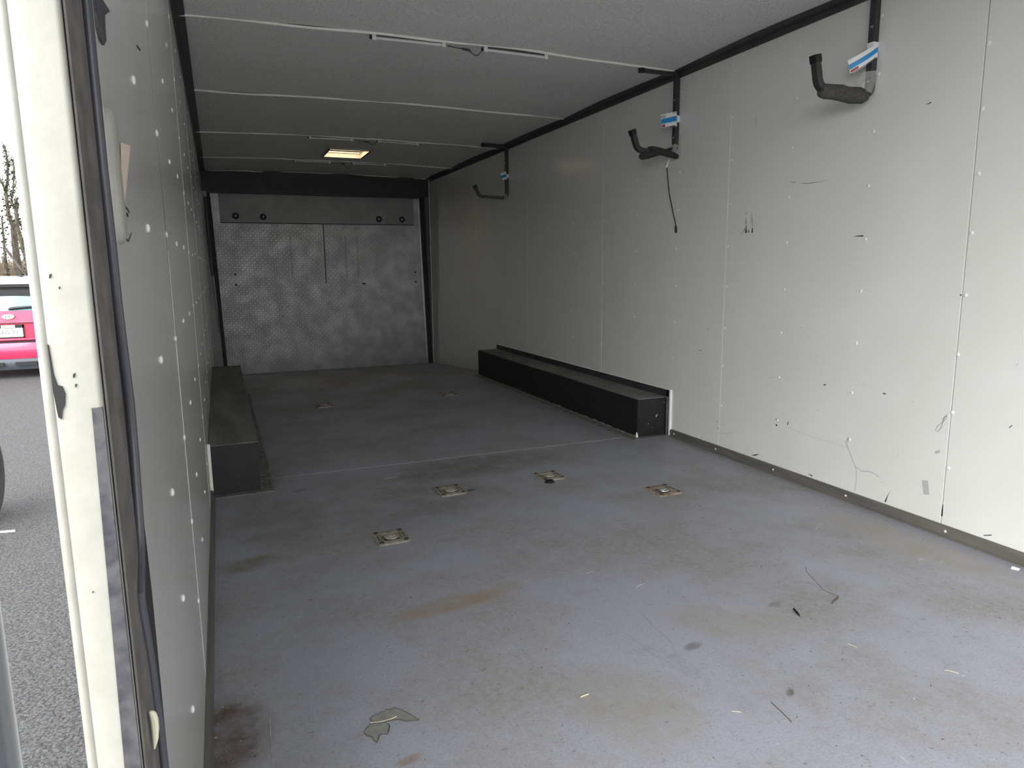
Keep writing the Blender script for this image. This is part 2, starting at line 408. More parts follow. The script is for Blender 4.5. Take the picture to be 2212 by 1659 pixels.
# pale joint filler on both walls
for k in range(3, 10):
    for px, dx, root in ((W, -1, wr), (LX, 1, wl)):
        if px == W and k == 3: continue
        y = jy[k]; x0, x1 = sorted((px-dx*.004, px+dx*.0006))
        mb = MB(); mb.box((x0, y-.0022, 0.05 if y < YH else -.15), (x1, y+.0022, H-.03 if not (px == LX and k == 3) else 1.0))
        obj('joint_strip', mb, 'rivet', root, smooth=False)

def rivet_mesh(r=.0062, h=.003):
    mb = MB(); mb.lathe([(r, 0), (r*.95, h*.45), (r*.6, h*.88), (r*.15, h)], (0, 0, 0), 'x', 10); return mb
riv = None
def rivet(root, x, y, z, sgn, scale=1.0, m='rivet'):
    global riv
    if riv is None:
        riv = obj('rivet', rivet_mesh(), m); o = riv
    else:
        o = riv.copy(); C.objects.link(o)
    o.location = (x, y, z); o.scale = (sgn*scale, scale, scale)
    o.parent = root
    return o
for k in range(-1, 16):
    y = 1.627+.4064*k
    for z in (1.857, 1.652, 1.452, 1.250, 1.052, 0.850, 0.651, 0.452, 0.252):
        if 3.2 < y < 6.0 and z < .3: continue
        if y > YH and random.random() < .15: continue
        yy = y + .010*(1-z/1.2) + random.uniform(-.006, .006)
        rivet(wr, W, yy - (.012 if k % 3 == 0 else 0), z+random.uniform(-.006, .006), -1, 1.15 if y < 2.2 else 1.0)
for k in range(-1, 16):
    y = 1.61+.4064*k
    for z in (1.82, 1.62, 1.425, 1.235, 1.03, 0.827, 0.615, 0.421, 0.24):
        if y < 1.3 and z > 1.1 and k == -1: y2 = 1.174
        else: y2 = y
        if 3.1 < y < 5.9 and z < .3: continue
        rivet(wl, LX, y2+random.uniform(-.012, .012), z+random.uniform(-.008, .008), 1, 1.05)

# ceiling: sheets between wavy white seam beads, crowned a little; one sheet holds the vent
seams = [YF, -.58, 0.70, 1.99, 3.27, 4.555, 5.84, 7.11, YB]
def crown(x): return H + .019*math.sin(math.pi*max(0, min(1, (x-LX)/(W-LX))))
def sag(x, y, k): return .004*math.sin(5.1*x+1.7*k)+.0025*math.sin(11*x+2.9*k)
ceiling = setting('ceiling')
VX0, VX1, VY0, VY1 = 1.055, 1.395, 6.455, 6.88
def ceil_part(x0, x1, ya, yb, k):
    def P(u, v):
        x = x0+(x1-x0)*u; y = ya+(yb-ya)*v
        e = (2*min(abs(y-seams[k]), abs(y-seams[k+1]))/(seams[k+1]-seams[k]))
        return (x, y, crown(x) - .004 + .010*math.sin(math.pi*min(1, e)/2) + .0035*e*min(1, (x-LX)/.3, (W-x)/.3)*math.sin(4*math.pi*(y-seams[k])/(seams[k+1]-seams[k])+1.5*math.sin(2*x+k)) + (1-e)*sag(x, y, k)*.5)
    return P
for k in range(len(seams)-1):
    mb = MB(); ya, yb = seams[k], seams[k+1]
    if ya < VY0 < yb:
        for (a, b, c, d, nu, nv) in ((LX, W, ya, VY0, 40, 8), (LX, VX0, VY0, VY1, 14, 6), (VX1, W, VY0, VY1, 14, 6), (LX, W, VY1, yb, 40, 6)):
            mb.grid(ceil_part(a, b, c, d, k), nu, nv)
    else:
        mb.grid(ceil_part(LX, W, ya, yb, k), 44, 28)
    obj('ceiling_panel', mb, 'ceil', ceiling)
for k in range(1, len(seams)):
    y = seams[k]
    pts = [(LX+(W-LX)*i/60, y+.006*math.sin(7*i/60*3+k), crown(LX+(W-LX)*i/60)-.0068+.5*sag(LX+(W-LX)*i/60, y, k)) for i in range(61)]
    obj('seam_bead', MB().tube(pts, .0058 if k < 8 else .0045, 8), 'bead', ceiling)
mb = MB()
for a, b in (((LX-.05, YF-.05, H+.066), (W+.05, VY0, H+.075)), ((LX-.05, VY1, H+.066), (W+.05, 8.2, H+.075)),
             ((LX-.05, VY0, H+.066), (VX0, VY1, H+.075)), ((VX1, VY0, H+.066), (W+.05, VY1, H+.075))): mb.box(a, b)
obj('outer_roof', mb, 'exterior', ceiling, smooth=False)

# corner trims, base trims
mb = MB().prism([(W, H+.012), (W, H-.038), (W-.004, H-.038), (W-.006, H-.014), (W-.040, H-.008), (W-.040, H+.012)], 'y', YF, YB)
t1 = obj('trim_1', mb, 'trim'); t1['kind'] = 'structure'
mb = MB().prism([(LX, H+.012), (LX, H-.038), (LX+.004, H-.038), (LX+.006, H-.014), (LX+.045, H-.008), (LX+.045, H+.012)], 'y', YF, YB)
t2 = obj('trim_2', mb, 'trim'); t2['kind'] = 'structure'
for (a, b) in ((YF, 2.452), (2.455, 3.255)):
    mb = MB().prism([(W, 0.0), (W-.016, 0.0), (W-.016, .004), (W-.010, .008), (W-.010, .036), (W-.006, .042), (W, .042)], 'y', a, b)
    if a == YF: br = obj('baseboard_right', mb, 'basetrim'); br['kind'] = 'structure'
    else: obj('base_angle', mb, 'basetrim', br)
mb = MB().prism([(W, 0.0), (W-.012, 0.0), (W-.010, .034), (W, .036)], 'y', 5.99, YB)
for yy in (1.6, 2.031, 2.443, 2.854, 3.217):
    o = rivet(br, W-.010, yy, .023, -1, .8)
mb = MB().prism([(LX, 0.0), (0.0, 0.0), (-.002, .008), (-.006, .036), (LX, .042)], 'y', 0.80, 3.13)
bl = obj('baseboard_left', mb, 'basetrim'); bl['kind'] = 'structure'

# post of the side doorway
post = setting('trim_3')
ZT, ZBOT = H+.06, -.16
def strip(name, poly, m, z0=ZBOT, z1=ZT, **k): return obj(name, MB().prism(poly, 'z', z0, z1), m, post, **k)
r_ = .007
face = [(-.0155, .76), (-.0155, .634+.004)] + [(-.0155-.004+.004*math.cos(a), .638-.004*math.sin(a)) for a in (.4, .8, 1.2, 1.57)] + \
       [(-.034, .6335)] + [(-.0455+.004*math.cos(a), .6375-.004*math.sin(a)) for a in (1.6, 2.1, 2.6, 3.1)] + [(-.0495, .76)]
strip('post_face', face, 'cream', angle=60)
strip('edge_bead', [(-.0512+.0055*math.cos(a*math.pi/8), .641+.0075*math.sin(a*math.pi/8)) for a in range(16)], 'beadcream', angle=60)
obj('seal_gap_shade', MB().prism([(.7225, ZBOT), (.800, ZBOT), (.802, .45), (.806, .56), (.808, .62), (.803, .68), (.790, .74), (.775, .82), (.760, 1.0), (.760, ZT), (.7225, ZT)], 'x', LX+.0001, LX+.0009), 'blackseal', post, smooth=False)  # shade in the gap beside the bulb seal, put in as a black strip
seal = [(LX+.0002, .640), (-.0128, .641), (-.0122, .668), (-.0126, .672), (-.0126, .680), (-.0118, .684), (-.0114, .716), (LX+.0002, .722)]
strip('seal_flange', seal, 'brown')
bz = [(2.03, .768), (1.60, .768), (1.30, .768), (1.199, .768), (1.136, .764), (1.096, .764), (1.047, .763), (.988, .768), (.936, .767), (.882, .776),
      (.834, .784), (.789, .779), (.745, .768), (.725, .764), (.705, .757), (.688, .745), (.675, .731), (.668, .722), (.655, .722), (.636, .730),
      (.61, .739), (.584, .747), (.54, .754), (.507, .763), (.44, .768), (.2, .768), (-.05, .768)]
obj('bulb_seal', MB().tube([(LX+.0042, y-.033, z) for z, y in bz], .0046, 10, up=(1, 0, 0)), 'bulb', post)
mb = MB().hexa([(-.0395, .6318, ZBOT), (-.0158, .6322, ZBOT), (-.0158, .639, ZBOT), (-.0395, .6336, ZBOT), (-.0232, .6318, .853), (-.0158, .6322, .853), (-.0158, .639, .853), (-.0232, .6336, .853)])
obj('tape_strip', mb, 'tape', post, smooth=False)
mb = MB(); pl = [(-.0478, .905), (-.0464, .882), (-.0445, .873), (-.0415, .872), (-.0400, .866), (-.0412, .857), (-.0432, .853), (-.0445, .846), (-.0465, .848), (-.0478, .868)]
mb.prism(pl, 'y', .6322, .6345); obj('tear_hole', mb, 'blackseal', post, label='dark torn hole in the post')
mb = MB()
for (x, z, s) in ((-.0412, .957, .0011), (-.036, .948, .0006), (-.033, .88, .0012), (-.0325, .872, .0009), (-.037, .70, .0005)):
    obj('paint_chip', MB().prism([(x-s*.6, z-s*1.6), (x+s*.5, z-s), (x+s, z+s*1.5), (x-s*.2, z+s*.9)], 'y', .6327, .634), 'blackseal', post, smooth=False)
mb = MB().tube([(-.0095, .672, .560), (-.0080, .674, .556), (-.0075, .677, .548), (-.0078, .679, .538), (-.0085, .679, .527), (-.0100, .678, .518)], [.0012, .0030, .0034, .0034, .0026, .0008], 8)
obj('caulk_lump', mb, 'caulk', post, label='pale yellow lump of caulk')
# the other post, the head and the sill of the doorway
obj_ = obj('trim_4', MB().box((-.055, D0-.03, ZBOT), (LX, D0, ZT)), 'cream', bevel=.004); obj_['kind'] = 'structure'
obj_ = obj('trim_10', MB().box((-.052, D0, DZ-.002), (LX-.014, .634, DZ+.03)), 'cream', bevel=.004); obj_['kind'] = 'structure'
obj_ = obj('trim_11', MB().box((-.052, D0, -.05), (LX, .632, .004)), 'alu', smooth=False); obj_['kind'] = 'structure'

# back end: header, jambs, ramp door of tread plate
mb = MB().box((LX, YB, 1.752), (W, YB+.05, H+.02)); t5 = obj('trim_5', mb, 'header'); t5['kind'] = 'structure'
obj('header_lip', MB().box((LX+.06, YB-.012, 1.742), (W-.09, YB, 1.768)), 'header', t5)
def slant(x0a, x1a, x0b, x1b, za, zb, ya, yb):
    return MB().hexa([(x0b,ya,zb),(x1b,ya,zb),(x1b,yb,zb),(x0b,yb,zb),(x0a,ya,za),(x1a,ya,za),(x1a,yb,za),(x0a,yb,za)])
t6 = setting('trim_6'); t7 = setting('trim_7')
obj('jamb_metal', slant(2.326, W, 2.372, W, 1.76, -.19, YB-.006, YB+.05), 'basetrim', t6)
obj('jamb_seal', slant(2.287, 2.328, 2.344, 2.376, 1.76, -.19, YB-.012, YB+.06), 'blackseal', t6)
obj('corner_bead', MB().box((W-.012, YB-.016, -.19), (W-.006, YB-.006, H)), 'bead', t6)
obj('jamb_seal', slant(.028, .064, .072, .106, 1.70, -.17, YB-.03, YB+.05), 'blackseal', t7)
obj('jamb_metal', slant(LX, .03, LX, .075, 1.76, -.19, YB-.005, YB+.05), 'flapmetal', t7)
obj('strut', MB().tube([(.014, YB-.05, 1.70), (.020, YB-.05, 1.25), (.03, YB-.05, .9)], .014, 10), 'basetrim', t7)
obj('strut_rod', MB().tube([(.018, YB-.052, 1.62), (.03, YB-.052, .95), (.05, YB-.052, .3)], .006, 8), 'steel', t7)

door = setting('door_1')
DY = YB+.055
obj('door_skin', MB().box((.06, DY, -.19), (2.36, DY+.04, 1.78)), 'tread', door, smooth=False)
lug = MB(); px_, row = .033, 0
z = -.15
while z < 1.44:
    col = 0; x = .085
    while x < 2.34:
        s = 1 if (row+col) % 2 else -1
        L, w, h = .0125, .0042, .0022
        a = s*math.radians(45); dx, dz = math.cos(a), math.sin(a)
        q = [(x-dx*L, DY, z-dz*L), (x+dz*w, DY, z-dx*w), (x+dx*L, DY, z+dz*L), (x-dz*w, DY, z+dx*w), (x-dx*L*.4, DY-h, z-dz*L*.4), (x+dx*L*.4, DY-h, z+dz*L*.4)]
        lug.add(q, [(0, 1, 5, 4), (1, 2, 5), (2, 3, 4, 5), (3, 0, 4)])
        x += .0255; col += 1
    z += .0255; row += 1
obj('tread_lugs', lug, 'tread', door, smooth=False, stuff=True)
# top flap plate with its four rubber-washered bolts, and edge strips with lugs
obj('flap_panel', MB().box((.142, DY-.014, 1.450), (2.211, DY-.004, 1.752)), 'flapmetal', door, smooth=False, bevel=.002)
obj('flap_lip', MB().box((.142, DY-.017, 1.444), (2.211, DY-.003, 1.452)), 'blackseal', door, smooth=False)
obj('centre_seam', MB().box((1.186, DY-.004, .80), (1.195, DY+.001, 1.444)), 'blackseal', door, smooth=False)
for xs in (.83, 1.42, 1.55): obj('panel_seam', MB().box((xs, DY-.0006, .86), (xs+.004, DY+.001, 1.32)), 'trim', door, smooth=False)
for i, (x, z) in enumerate(((.295, 1.517), (.569, 1.512), (1.807, 1.508), (2.073, 1.507))):
    w_ = obj('washer', MB().lathe([(.033, 0), (.033, -.008), (.028, -.011), (.014, -.011)], (x, DY-.014, z), 'y', 18), 'blackseal', door)
    obj('bolt', MB().lathe([(.012, 0), (.012, -.006), (.006, -.009)], (x, DY-.025, z), 'y', 10), 'steel', w_)
for (x, z) in ((.25, .91), (.25, .80), (2.215, .91), (2.215, .80), (1.60, .79), (1.62, .79)):
    obj('bolt_hole', MB().lathe([(.011, 0), (.011, -.003)], (x, DY-.001, z), 'y', 10), 'blackseal', door)
obj('edge_strip', slant(2.262, 2.276, 2.318, 2.332, 1.74, -.16, DY-.010, DY), 'alu', door)

wbk = obj('wall_back', MB().box((LX-.04, DY+.045, -.3), (W+.04, DY+.06, H+.07)), 'header', smooth=False); wbk['kind'] = 'structure'

# ------------------------------------------------------------------ wheel boxes
def wheel_box(name, label, x0, x1, ya, yb, inner, wallx):
    t = thing(name, label, 'wheel box', ((x0+x1)/2, ya, 0), 'black boxed-in wheel arches along the walls')
    hh = .223
    obj('box_body', MB().box((x0, ya, .002), (x1, yb, hh-.004)), 'wheelbox', t, smooth=False, bevel=.003)
    obj('box_top', MB().box((x0+.0005, ya+.0005, hh-.004), (x1, yb-.0005, hh)), 'boxtop', t, smooth=False)
    # tread plate flange on the floor along the front end and the long side
    s = -1 if inner < wallx else 1
    fx = inner+s*.055
    fz = .0045
    fl = MB(); a, b = sorted((inner, fx)); fl.box((a, ya-.04, .001), (b, yb-.03, fz)); a, b = sorted((inner, wallx)); fl.box((a, ya-.04, .001), (b, ya, fz))
    f_ = obj('flange', fl, 'flange', t, smooth=False)
    lg = MB(); row = 0; y = ya-.03
    while y < yb-.05:
        k = 0; x = inner+s*.010
        while abs(x-inner) < .05:
            q = 1 if (row+k) % 2 else -1; L, w, h = .010, .0032, .002
            dx, dy = .7071, q*.7071
            lg.add([(x-dx*L, y-dy*L, fz), (x+dy*w, y-dx*w, fz), (x+dx*L, y+dy*L, fz), (x-dy*w, y+dx*w, fz), (x-dx*L*.4, y-dy*L*.4, fz+h), (x+dx*L*.4, y+dy*L*.4, fz+h)],
                   [(0, 1, 5, 4), (1, 2, 5), (2, 3, 4, 5), (3, 0, 4)])
            x += s*.019; k += 1
        y += .019; row += 1
    obj('flange_lugs', lg, 'flange', f_, smooth=False, stuff=True)
    # ragged pale caulk line where box and flange meet
    rag = MB(); pts = []; rs = []
    N = 70
    for i in range(N+1):
        y = ya-.002+(yb-.6-ya)*i/N
        pts.append((inner+s*.002, y, .004+random.random()*.006)); rs.append(.0015+.0045*random.random()**2*(1 if i < 45 else .5))
    rag.tube(pts, rs, 5); obj('caulk_edge', rag, 'chip', t)
    return t
wb = wheel_box('wheel_box', 'long black wheel box at the foot of the right wall', 2.199, W-.001, 3.303, 5.945, 2.199, W)
for (x, z, w, h) in ((2.325, .115, .004, .012), (2.331, .122, .003, .008), (2.272, .075, .0025, .006), (2.376, .190, .006, .002), (2.30, .05, .002, .003)):
    obj('paint_chip', MB().box((x-w/2, 3.3025, z-h/2), (x+w/2, 3.3040, z+h/2)), 'rivet', wb, smooth=False)
cc = MB(); cc.prism([(2.190, .004), (2.205, .004), (2.199, .028), (2.194, .034), (2.191, .020)], 'y', 3.2985, 3.303)
obj('corner_chip', cc, 'rivet', wb, smooth=False)
wheel_box('wheel_box', 'black wheel box against the left wall, mostly hidden behind the wall edge', LX+.001, 0.187, 3.172, 5.84, .187, LX)
# angle trim round the right wheel box, on the wall
t8 = setting('trim_8')
obj('black_angle', MB().box((W-.008, 3.285, .223), (W, 5.97, .262)), 'header', t8, smooth=False)
obj('black_angle', MB().box((W-.008, 3.272, 0), (W, 3.302, .262)), 'header', t8, smooth=False)
obj('pale_edge', MB().box((W-.010, 3.261, .0), (W, 3.272, .267)), 'bead', t8, smooth=False)
obj('pale_edge', MB().box((W-.0035, 3.272, .262), (W, 5.98, .266)), 'bead', t8, smooth=False)
obj('inner_bead', MB().box((W-.014, 3.286, .004), (W-.008, 3.2935, .225)), 'alu', t8, smooth=False)
t9 = setting('trim_9')
obj('pale_edge', MB().box((LX, 3.145, .0), (LX+.009, 3.158, .235)), 'bead', t9, smooth=False)

# ------------------------------------------------------------------ hooks on the right wall
def fillet(pts, rad, n=6):
    out = [Vector(pts[0])]
    for i in range(1, len(pts)-1):
        p, a, b = Vector(pts[i]), Vector(pts[i-1]), Vector(pts[i+1])
        u, w = (a-p).normalized(), (b-p).normalized(); ang = u.angle(w); d = rad/math.tan(ang/2)
        c = p + (u+w).normalized()*rad/math.sin(ang/2)
        s, e = p+u*d, p+w*d
        for k in range(n+1):
            v = (s-c).slerp((e-c), k/n) if False else None
            t = k/n; v = ((s-c)*(1-t)+(e-c)*t).normalized()*rad; out.append(c+v)
    out.append(Vector(pts[-1])); return out
HS = .0125
def hook_frame(y, label, xarm, zlow, xbend, tip):
    t = thing('storage_hook', label, 'hook', (W-.013, y, zlow), 'steel hooks on the right wall')
    xw = W-.0135
    path = fillet([(xarm, y, H-.014), (xw, y, H-.014), (xw, y, zlow), (xbend, y, zlow+.010), tip], .042)
    obj('hook_tube', MB().tube(path, HS, square=True, up=(0, 1, 0)), 'hook', t, smooth=True, angle=35)
    d = (Vector(tip)-Vector((xbend, y, zlow+.01))).normalized()
    cap = MB().tube([Vector(tip)-d*.024, Vector(tip)+d*.003], HS+.0022, square=True, up=(0, 1, 0)); obj('end_cap', cap, 'cap', t, smooth=False)
    cap = MB().tube([(xarm+.02, y, H-.014), (xarm-.003, y, H-.014)], HS+.0016, square=True, up=(0, 1, 0)); obj('end_cap', cap, 'cap', t, smooth=False)
    for z in (1.82, 1.63):
        obj('screw', MB().lathe([(.0055, 0), (.0045, -.002), (.001, -.003)], (xw-HS, y-.001, z), 'x', 8), 'steel', t)
    return t
def hang_tag(t, y, quad, nx=8, nz=5, curl=0.0, mark=True):
    """printed card: quad = outer-top, inner-top, inner-bottom, outer-bottom corners in (x, z)"""
    mb = MB(); yf = y-HS-.004
    def P(u, v):
        a = Vector((quad[0][0]*(1-u)+quad[1][0]*u, quad[0][1]*(1-u)+quad[1][1]*u))
        b = Vector((quad[3][0]*(1-u)+quad[2][0]*u, quad[3][1]*(1-u)+quad[2][1]*u))
        q = b*(1-v)+a*v
        return (q.x, yf + curl*(1-u)**2 - .010*(1-u) * (0 if curl else 1), q.y)
    mb.grid(P, nx, nz)
    o = obj('hang_tag', mb, 'card', t, smooth=True, label='white card with blue band')
    uv = o.data.uv_layers.new(name='UVMap')
    vs = [(i/nx, j/nz) for j in range(nz+1) for i in range(nx+1)]
    for l in o.data.loops: uv.data[l.index].uv = vs[l.vertex_index]
    if mark:
        e1 = Vector(P(.5, .5))-Vector(P(.4, .5)); e1 = e1.normalized(); e3 = (Vector(P(.5, .6))-Vector(P(.5, .5))).normalized()
        def put(u, v, sh=.25):
            c = Vector(P(u, v))
            return lambda x, yy, d: c + e1*(x+sh*yy) + e3*yy + Vector((0, -.0012-d, 0))
        obj('print', text_mb('ASG', .020, put(.16, .83), .0002), 'print', o)
        obj('print', text_mb('36-40', .010, put(.84, .92, 0), .0002), 'print', o)
    return o
def band(t, y, z0, z1):
    mb = MB(); xw = W-.0135; r = HS+.0014
    ring_ = [(-1, -1), (1, -1), (1, 1), (-1, 1)]
    mb.add([(xw+a*r, y+b*r, z) for z in (z0, z1) for a, b in ring_], [(i, (i+1) % 4, 4+(i+1) % 4, 4+i) for i in range(4)])
    obj('tag_band', mb, 'white', t, smooth=False)
def wrap(t, y, zc, s=1.0):
    mb = MB(); rnd = random.Random(int(y*100)); n = 9
    for j in range(6):
        for k in range(n):
            a = 2*math.pi*k/n; r = s*(.020+.013*rnd.random())
            mb.v.append((W-.022+r*math.cos(a)*1.15 - s*.022*(1-j/5), y+r*math.sin(a), zc-.01+s*.075*j/5+.008*rnd.random()))
    for j in range(5):
        for k in range(n): mb.f.append([j*n+k, j*n+(k+1) % n, (j+1)*n+(k+1) % n, (j+1)*n+k])
    obj('plastic_wrap', mb, 'wrap', t, smooth=False)

# nearest hook: foam sleeve round its lower arm
h1 = hook_frame(2.049, 'nearest black hook, thick grey foam sleeve on its lower arm', 2.15, 1.575, 2.132, (2.108, 2.049, 1.694))
xs = [2.142, 2.15, 2.17, 2.20, 2.235, 2.265, 2.295, 2.325, 2.348, 2.360, 2.372]
obj('foam_sleeve', MB().tube([(x, 2.049, 1.581-(x-2.142)*.035+.002*math.sin(x*60)) for x in xs],
    [.016, .0245, .027, .0265, .0285, .0275, .030, .0295, .027, .020, .010], 14), 'foamgrey', h1)
wrap(h1, 2.049, 1.59)
hang_tag(h1, 2.049, [(2.300, 1.705), (2.392, 1.765), (2.392, 1.714), (2.318, 1.655)], curl=.05, mark=False)
band(h1, 2.049, 1.735, 1.766)
# middle hook: split foam crossing under the arm
h2 = hook_frame(3.275, 'middle black hook, torn black foam wrap, white card with blue stripe', 2.157, 1.546, 2.150, (2.114, 3.275, 1.652))
def blade(pts, m='foam'):
    return MB().tube([p[:3] for p in pts], [p[3] for p in pts], 10)
obj('foam_wrap', blade([(2.155, 3.265, 1.524, .010), (2.165, 3.262, 1.523, .0185), (2.20, 3.256, 1.530, .019), (2.25, 3.252, 1.540, .014), (2.31, 3.258, 1.556, .009), (2.36, 3.27, 1.575, .008), (2.376, 3.275, 1.590, .003)]), 'foam', h2)
obj('foam_wrap', blade([(2.203, 3.262, 1.570, .003), (2.225, 3.258, 1.568, .010), (2.25, 3.250, 1.557, .017), (2.30, 3.246, 1.546, .0185), (2.355, 3.252, 1.537, .0165), (2.386, 3.258, 1.531, .012)]), 'foam', h2)
wrap(h2, 3.262, 1.552, .6)
hang_tag(h2, 3.275, [(2.268, 1.734), (2.376, 1.762), (2.380, 1.686), (2.280, 1.662)])
band(h2, 3.275, 1.707, 1.742)
# farthest hook: bare
h3 = hook_frame(5.665, 'farthest black hook with bare slim arm and small tag', 2.166, 1.533, 2.137, (2.096, 5.665, 1.628))
wrap(h3, 5.665, 1.535, .6)
hang_tag(h3, 5.665, [(2.316, 1.731), (2.372, 1.750), (2.380, 1.684), (2.320, 1.664)], mark=False)
band(h3, 5.665, 1.700, 1.729)
# cord hanging from the middle hook
cd = thing('hanging_cord', 'thin black cord with small plug hanging below the middle hook', 'cord', (W-.005, 3.34, 1.53))
obj('cord', MB().tube([(W-.006, 3.358, 1.502), (W-.005, 3.348, 1.43), (W-.004, 3.330, 1.343), (W-.004, 3.291, 1.242), (W-.004, 3.263, 1.178), (W-.004, 3.259, 1.160)], .0026, 6), 'blackseal', cd)
obj('plug', MB().tube([(W-.006, 3.2605, 1.172), (W-.006, 3.259, 1.165), (W-.006, 3.257, 1.138), (W-.006, 3.2568, 1.134)], [.003, .0065, .0065, .004], 8), 'cap', cd)
obj('cable_tie', MB().tube([(W-.010, 3.330, 1.530), (W-.008, 3.345, 1.515), (W-.006, 3.360, 1.492)], .0042, 6), 'white', cd)
obj('cable_tie', MB().tube([(W-.007, 3.362, 1.496), (W-.006, 3.358, 1.486)], .0058, 6), 'white', cd)

# ------------------------------------------------------------------ strip lights on the ceiling seams
def light_bar(x0, x1, y, label, first=None):
    t = thing('strip_light', label, 'strip light', (x0, y, crown(x0)), 'slim strip lights along the ceiling seams')
    def zz(x): return crown(x)-.0185
    obj('lens', MB().tube([(x0+.012, y, zz(x0)), ((x0+x1)/2, y, zz((x0+x1)/2)), (x1-.012, y, zz(x1))], .0072, 10), 'lamp', t)
    obj('housing', MB().hexa([(x0+.012, y-.006, zz(x0)+.006), (x1-.012, y-.006, zz(x1)+.006), (x1-.012, y+.006, zz(x1)+.006), (x0+.012, y+.006, zz(x0)+.006),
        (x0+.012, y-.006, zz(x0)+.0165), (x1-.012, y-.006, zz(x1)+.0165), (x1-.012, y+.006, zz(x1)+.0165), (x0+.012, y+.006, zz(x0)+.0165)]), 'basetrim', t, smooth=False)
    for x in (x0+.006, x1-.006):
        obj('end_clip', MB().prism([(-.013, .018), (-.013, .011), (-.0095, .006), (-.0095, -.0105), (.0095, -.0105), (.0095, .006), (.013, .011), (.013, .018)], 'x', x-.009, x+.009).shift(0, y, zz(x)), 'white', t, smooth=False)
    obj('end_plug', MB().box((x0-.012, y-.005, zz(x0)-.005), (x0-.003, y+.007, zz(x0)+.008)), 'cap', t, smooth=False)
    return t
def _shift(s, dx, dy, dz): s.v = [(a+dx, b+dy, c+dz) for a, b, c in s.v]; return s
MB.shift = _shift
for (a, b, y, lab) in ((.784, 1.116, 3.292, 'white strip light, left one on the nearest ceiling seam'),
                       (1.309, 1.635, 3.292, 'white strip light, right one on the nearest ceiling seam'),
                       (.811, 1.146, 5.864, 'white strip light, left one on the seam before the ceiling vent'),
                       (1.349, 1.678, 5.864, 'white strip light, right one on the seam before the ceiling vent'),
                       (.823, 1.152, 7.134, 'faint strip light, left one on the seam behind the ceiling vent'),
                       (1.368, 1.689, 7.134, 'faint strip light, right one on the seam behind the ceiling vent')):
    light_bar(a, b, y, lab)
for (y, dx, d, lab) in ((3.292, .036, .030, 'dark looped wire between the two nearest strip lights'),
                        (5.864, .07, .028, 'dark looped wire between the strip lights before the vent'),
                        (7.134, .09, .045, 'dark looped wire between the strip lights behind the vent')):
    z = crown(1.18)-.0195
    w_ = obj('light_wire', MB().tube([(1.092+dx, y, z), (1.13+dx, y, z-.004), (1.165+dx, y, z-.006), (1.195+dx, y, z-.008), (1.213+dx, y, z-d*.7), (1.230+dx, y, z-d), (1.247+dx, y, z-d*.8), (1.262+dx, y, z-.004), (1.266+dx, y, z)], .0022, 6), 'trim')
    tag(w_, lab, 'wire', 'wires between strip lights')
    w_.location = (0, 0, 0)
    obj('splice', MB().tube([(1.160+dx, y, z-.004), (1.170+dx, y, z-.006), (1.20+dx, y, z-.009), (1.206+dx, y, z-.012)], [.002, .006, .006, .002], 8), 'hook', w_)
    obj('plain_wire', MB().tube([(1.10+dx, y+.004, z+.004), (1.14+dx, y+.004, z+.002), (1.175+dx, y+.004, z-.004)], .0015, 5), 'straw', w_)

# ------------------------------------------------------------------ roof vent
vt = thing('roof_vent', 'cream lined square roof vent glowing with daylight', 'vent', (1.225, 6.67, H))
sh = MB(); zt = H+.10; zb = H+.012
o_ = [(VX0, VY0), (VX1, VY0), (VX1, VY1), (VX0, VY1)]
sh.add([(x, y, z) for z in (zb, zt) for x, y in o_], [(i, (i+1) % 4, 4+(i+1) % 4, 4+i) for i in range(4)])
obj('lining', sh, 'ventwood', vt, smooth=False)
ins = [(VX0+.012, VY0+.012), (VX1-.012, VY0+.012), (VX1-.012, VY1-.012), (VX0+.012, VY1-.012)]
outr = [(VX0-.012, VY0-.012), (VX1+.012, VY0-.012), (VX1+.012, VY1+.012), (VX0-.012, VY1+.012)]
fr = MB(); fr.ring(lambda q: (q[0], q[1], H+.008), outr, o_); fr.ring(lambda q: (q[0], q[1], H+.016), outr, o_)
obj('frame', fr, 'trim', vt, smooth=False)
lp = MB(); lp.ring(lambda q: (q[0], q[1], zt-.045), o_, ins); obj('ledge', lp, 'ventwood', vt, smooth=False)
obj('lid', MB().box((VX0-.01, VY0-.01, zt), (VX1+.01, VY1+.01, zt+.004)), 'lid', vt, smooth=False)

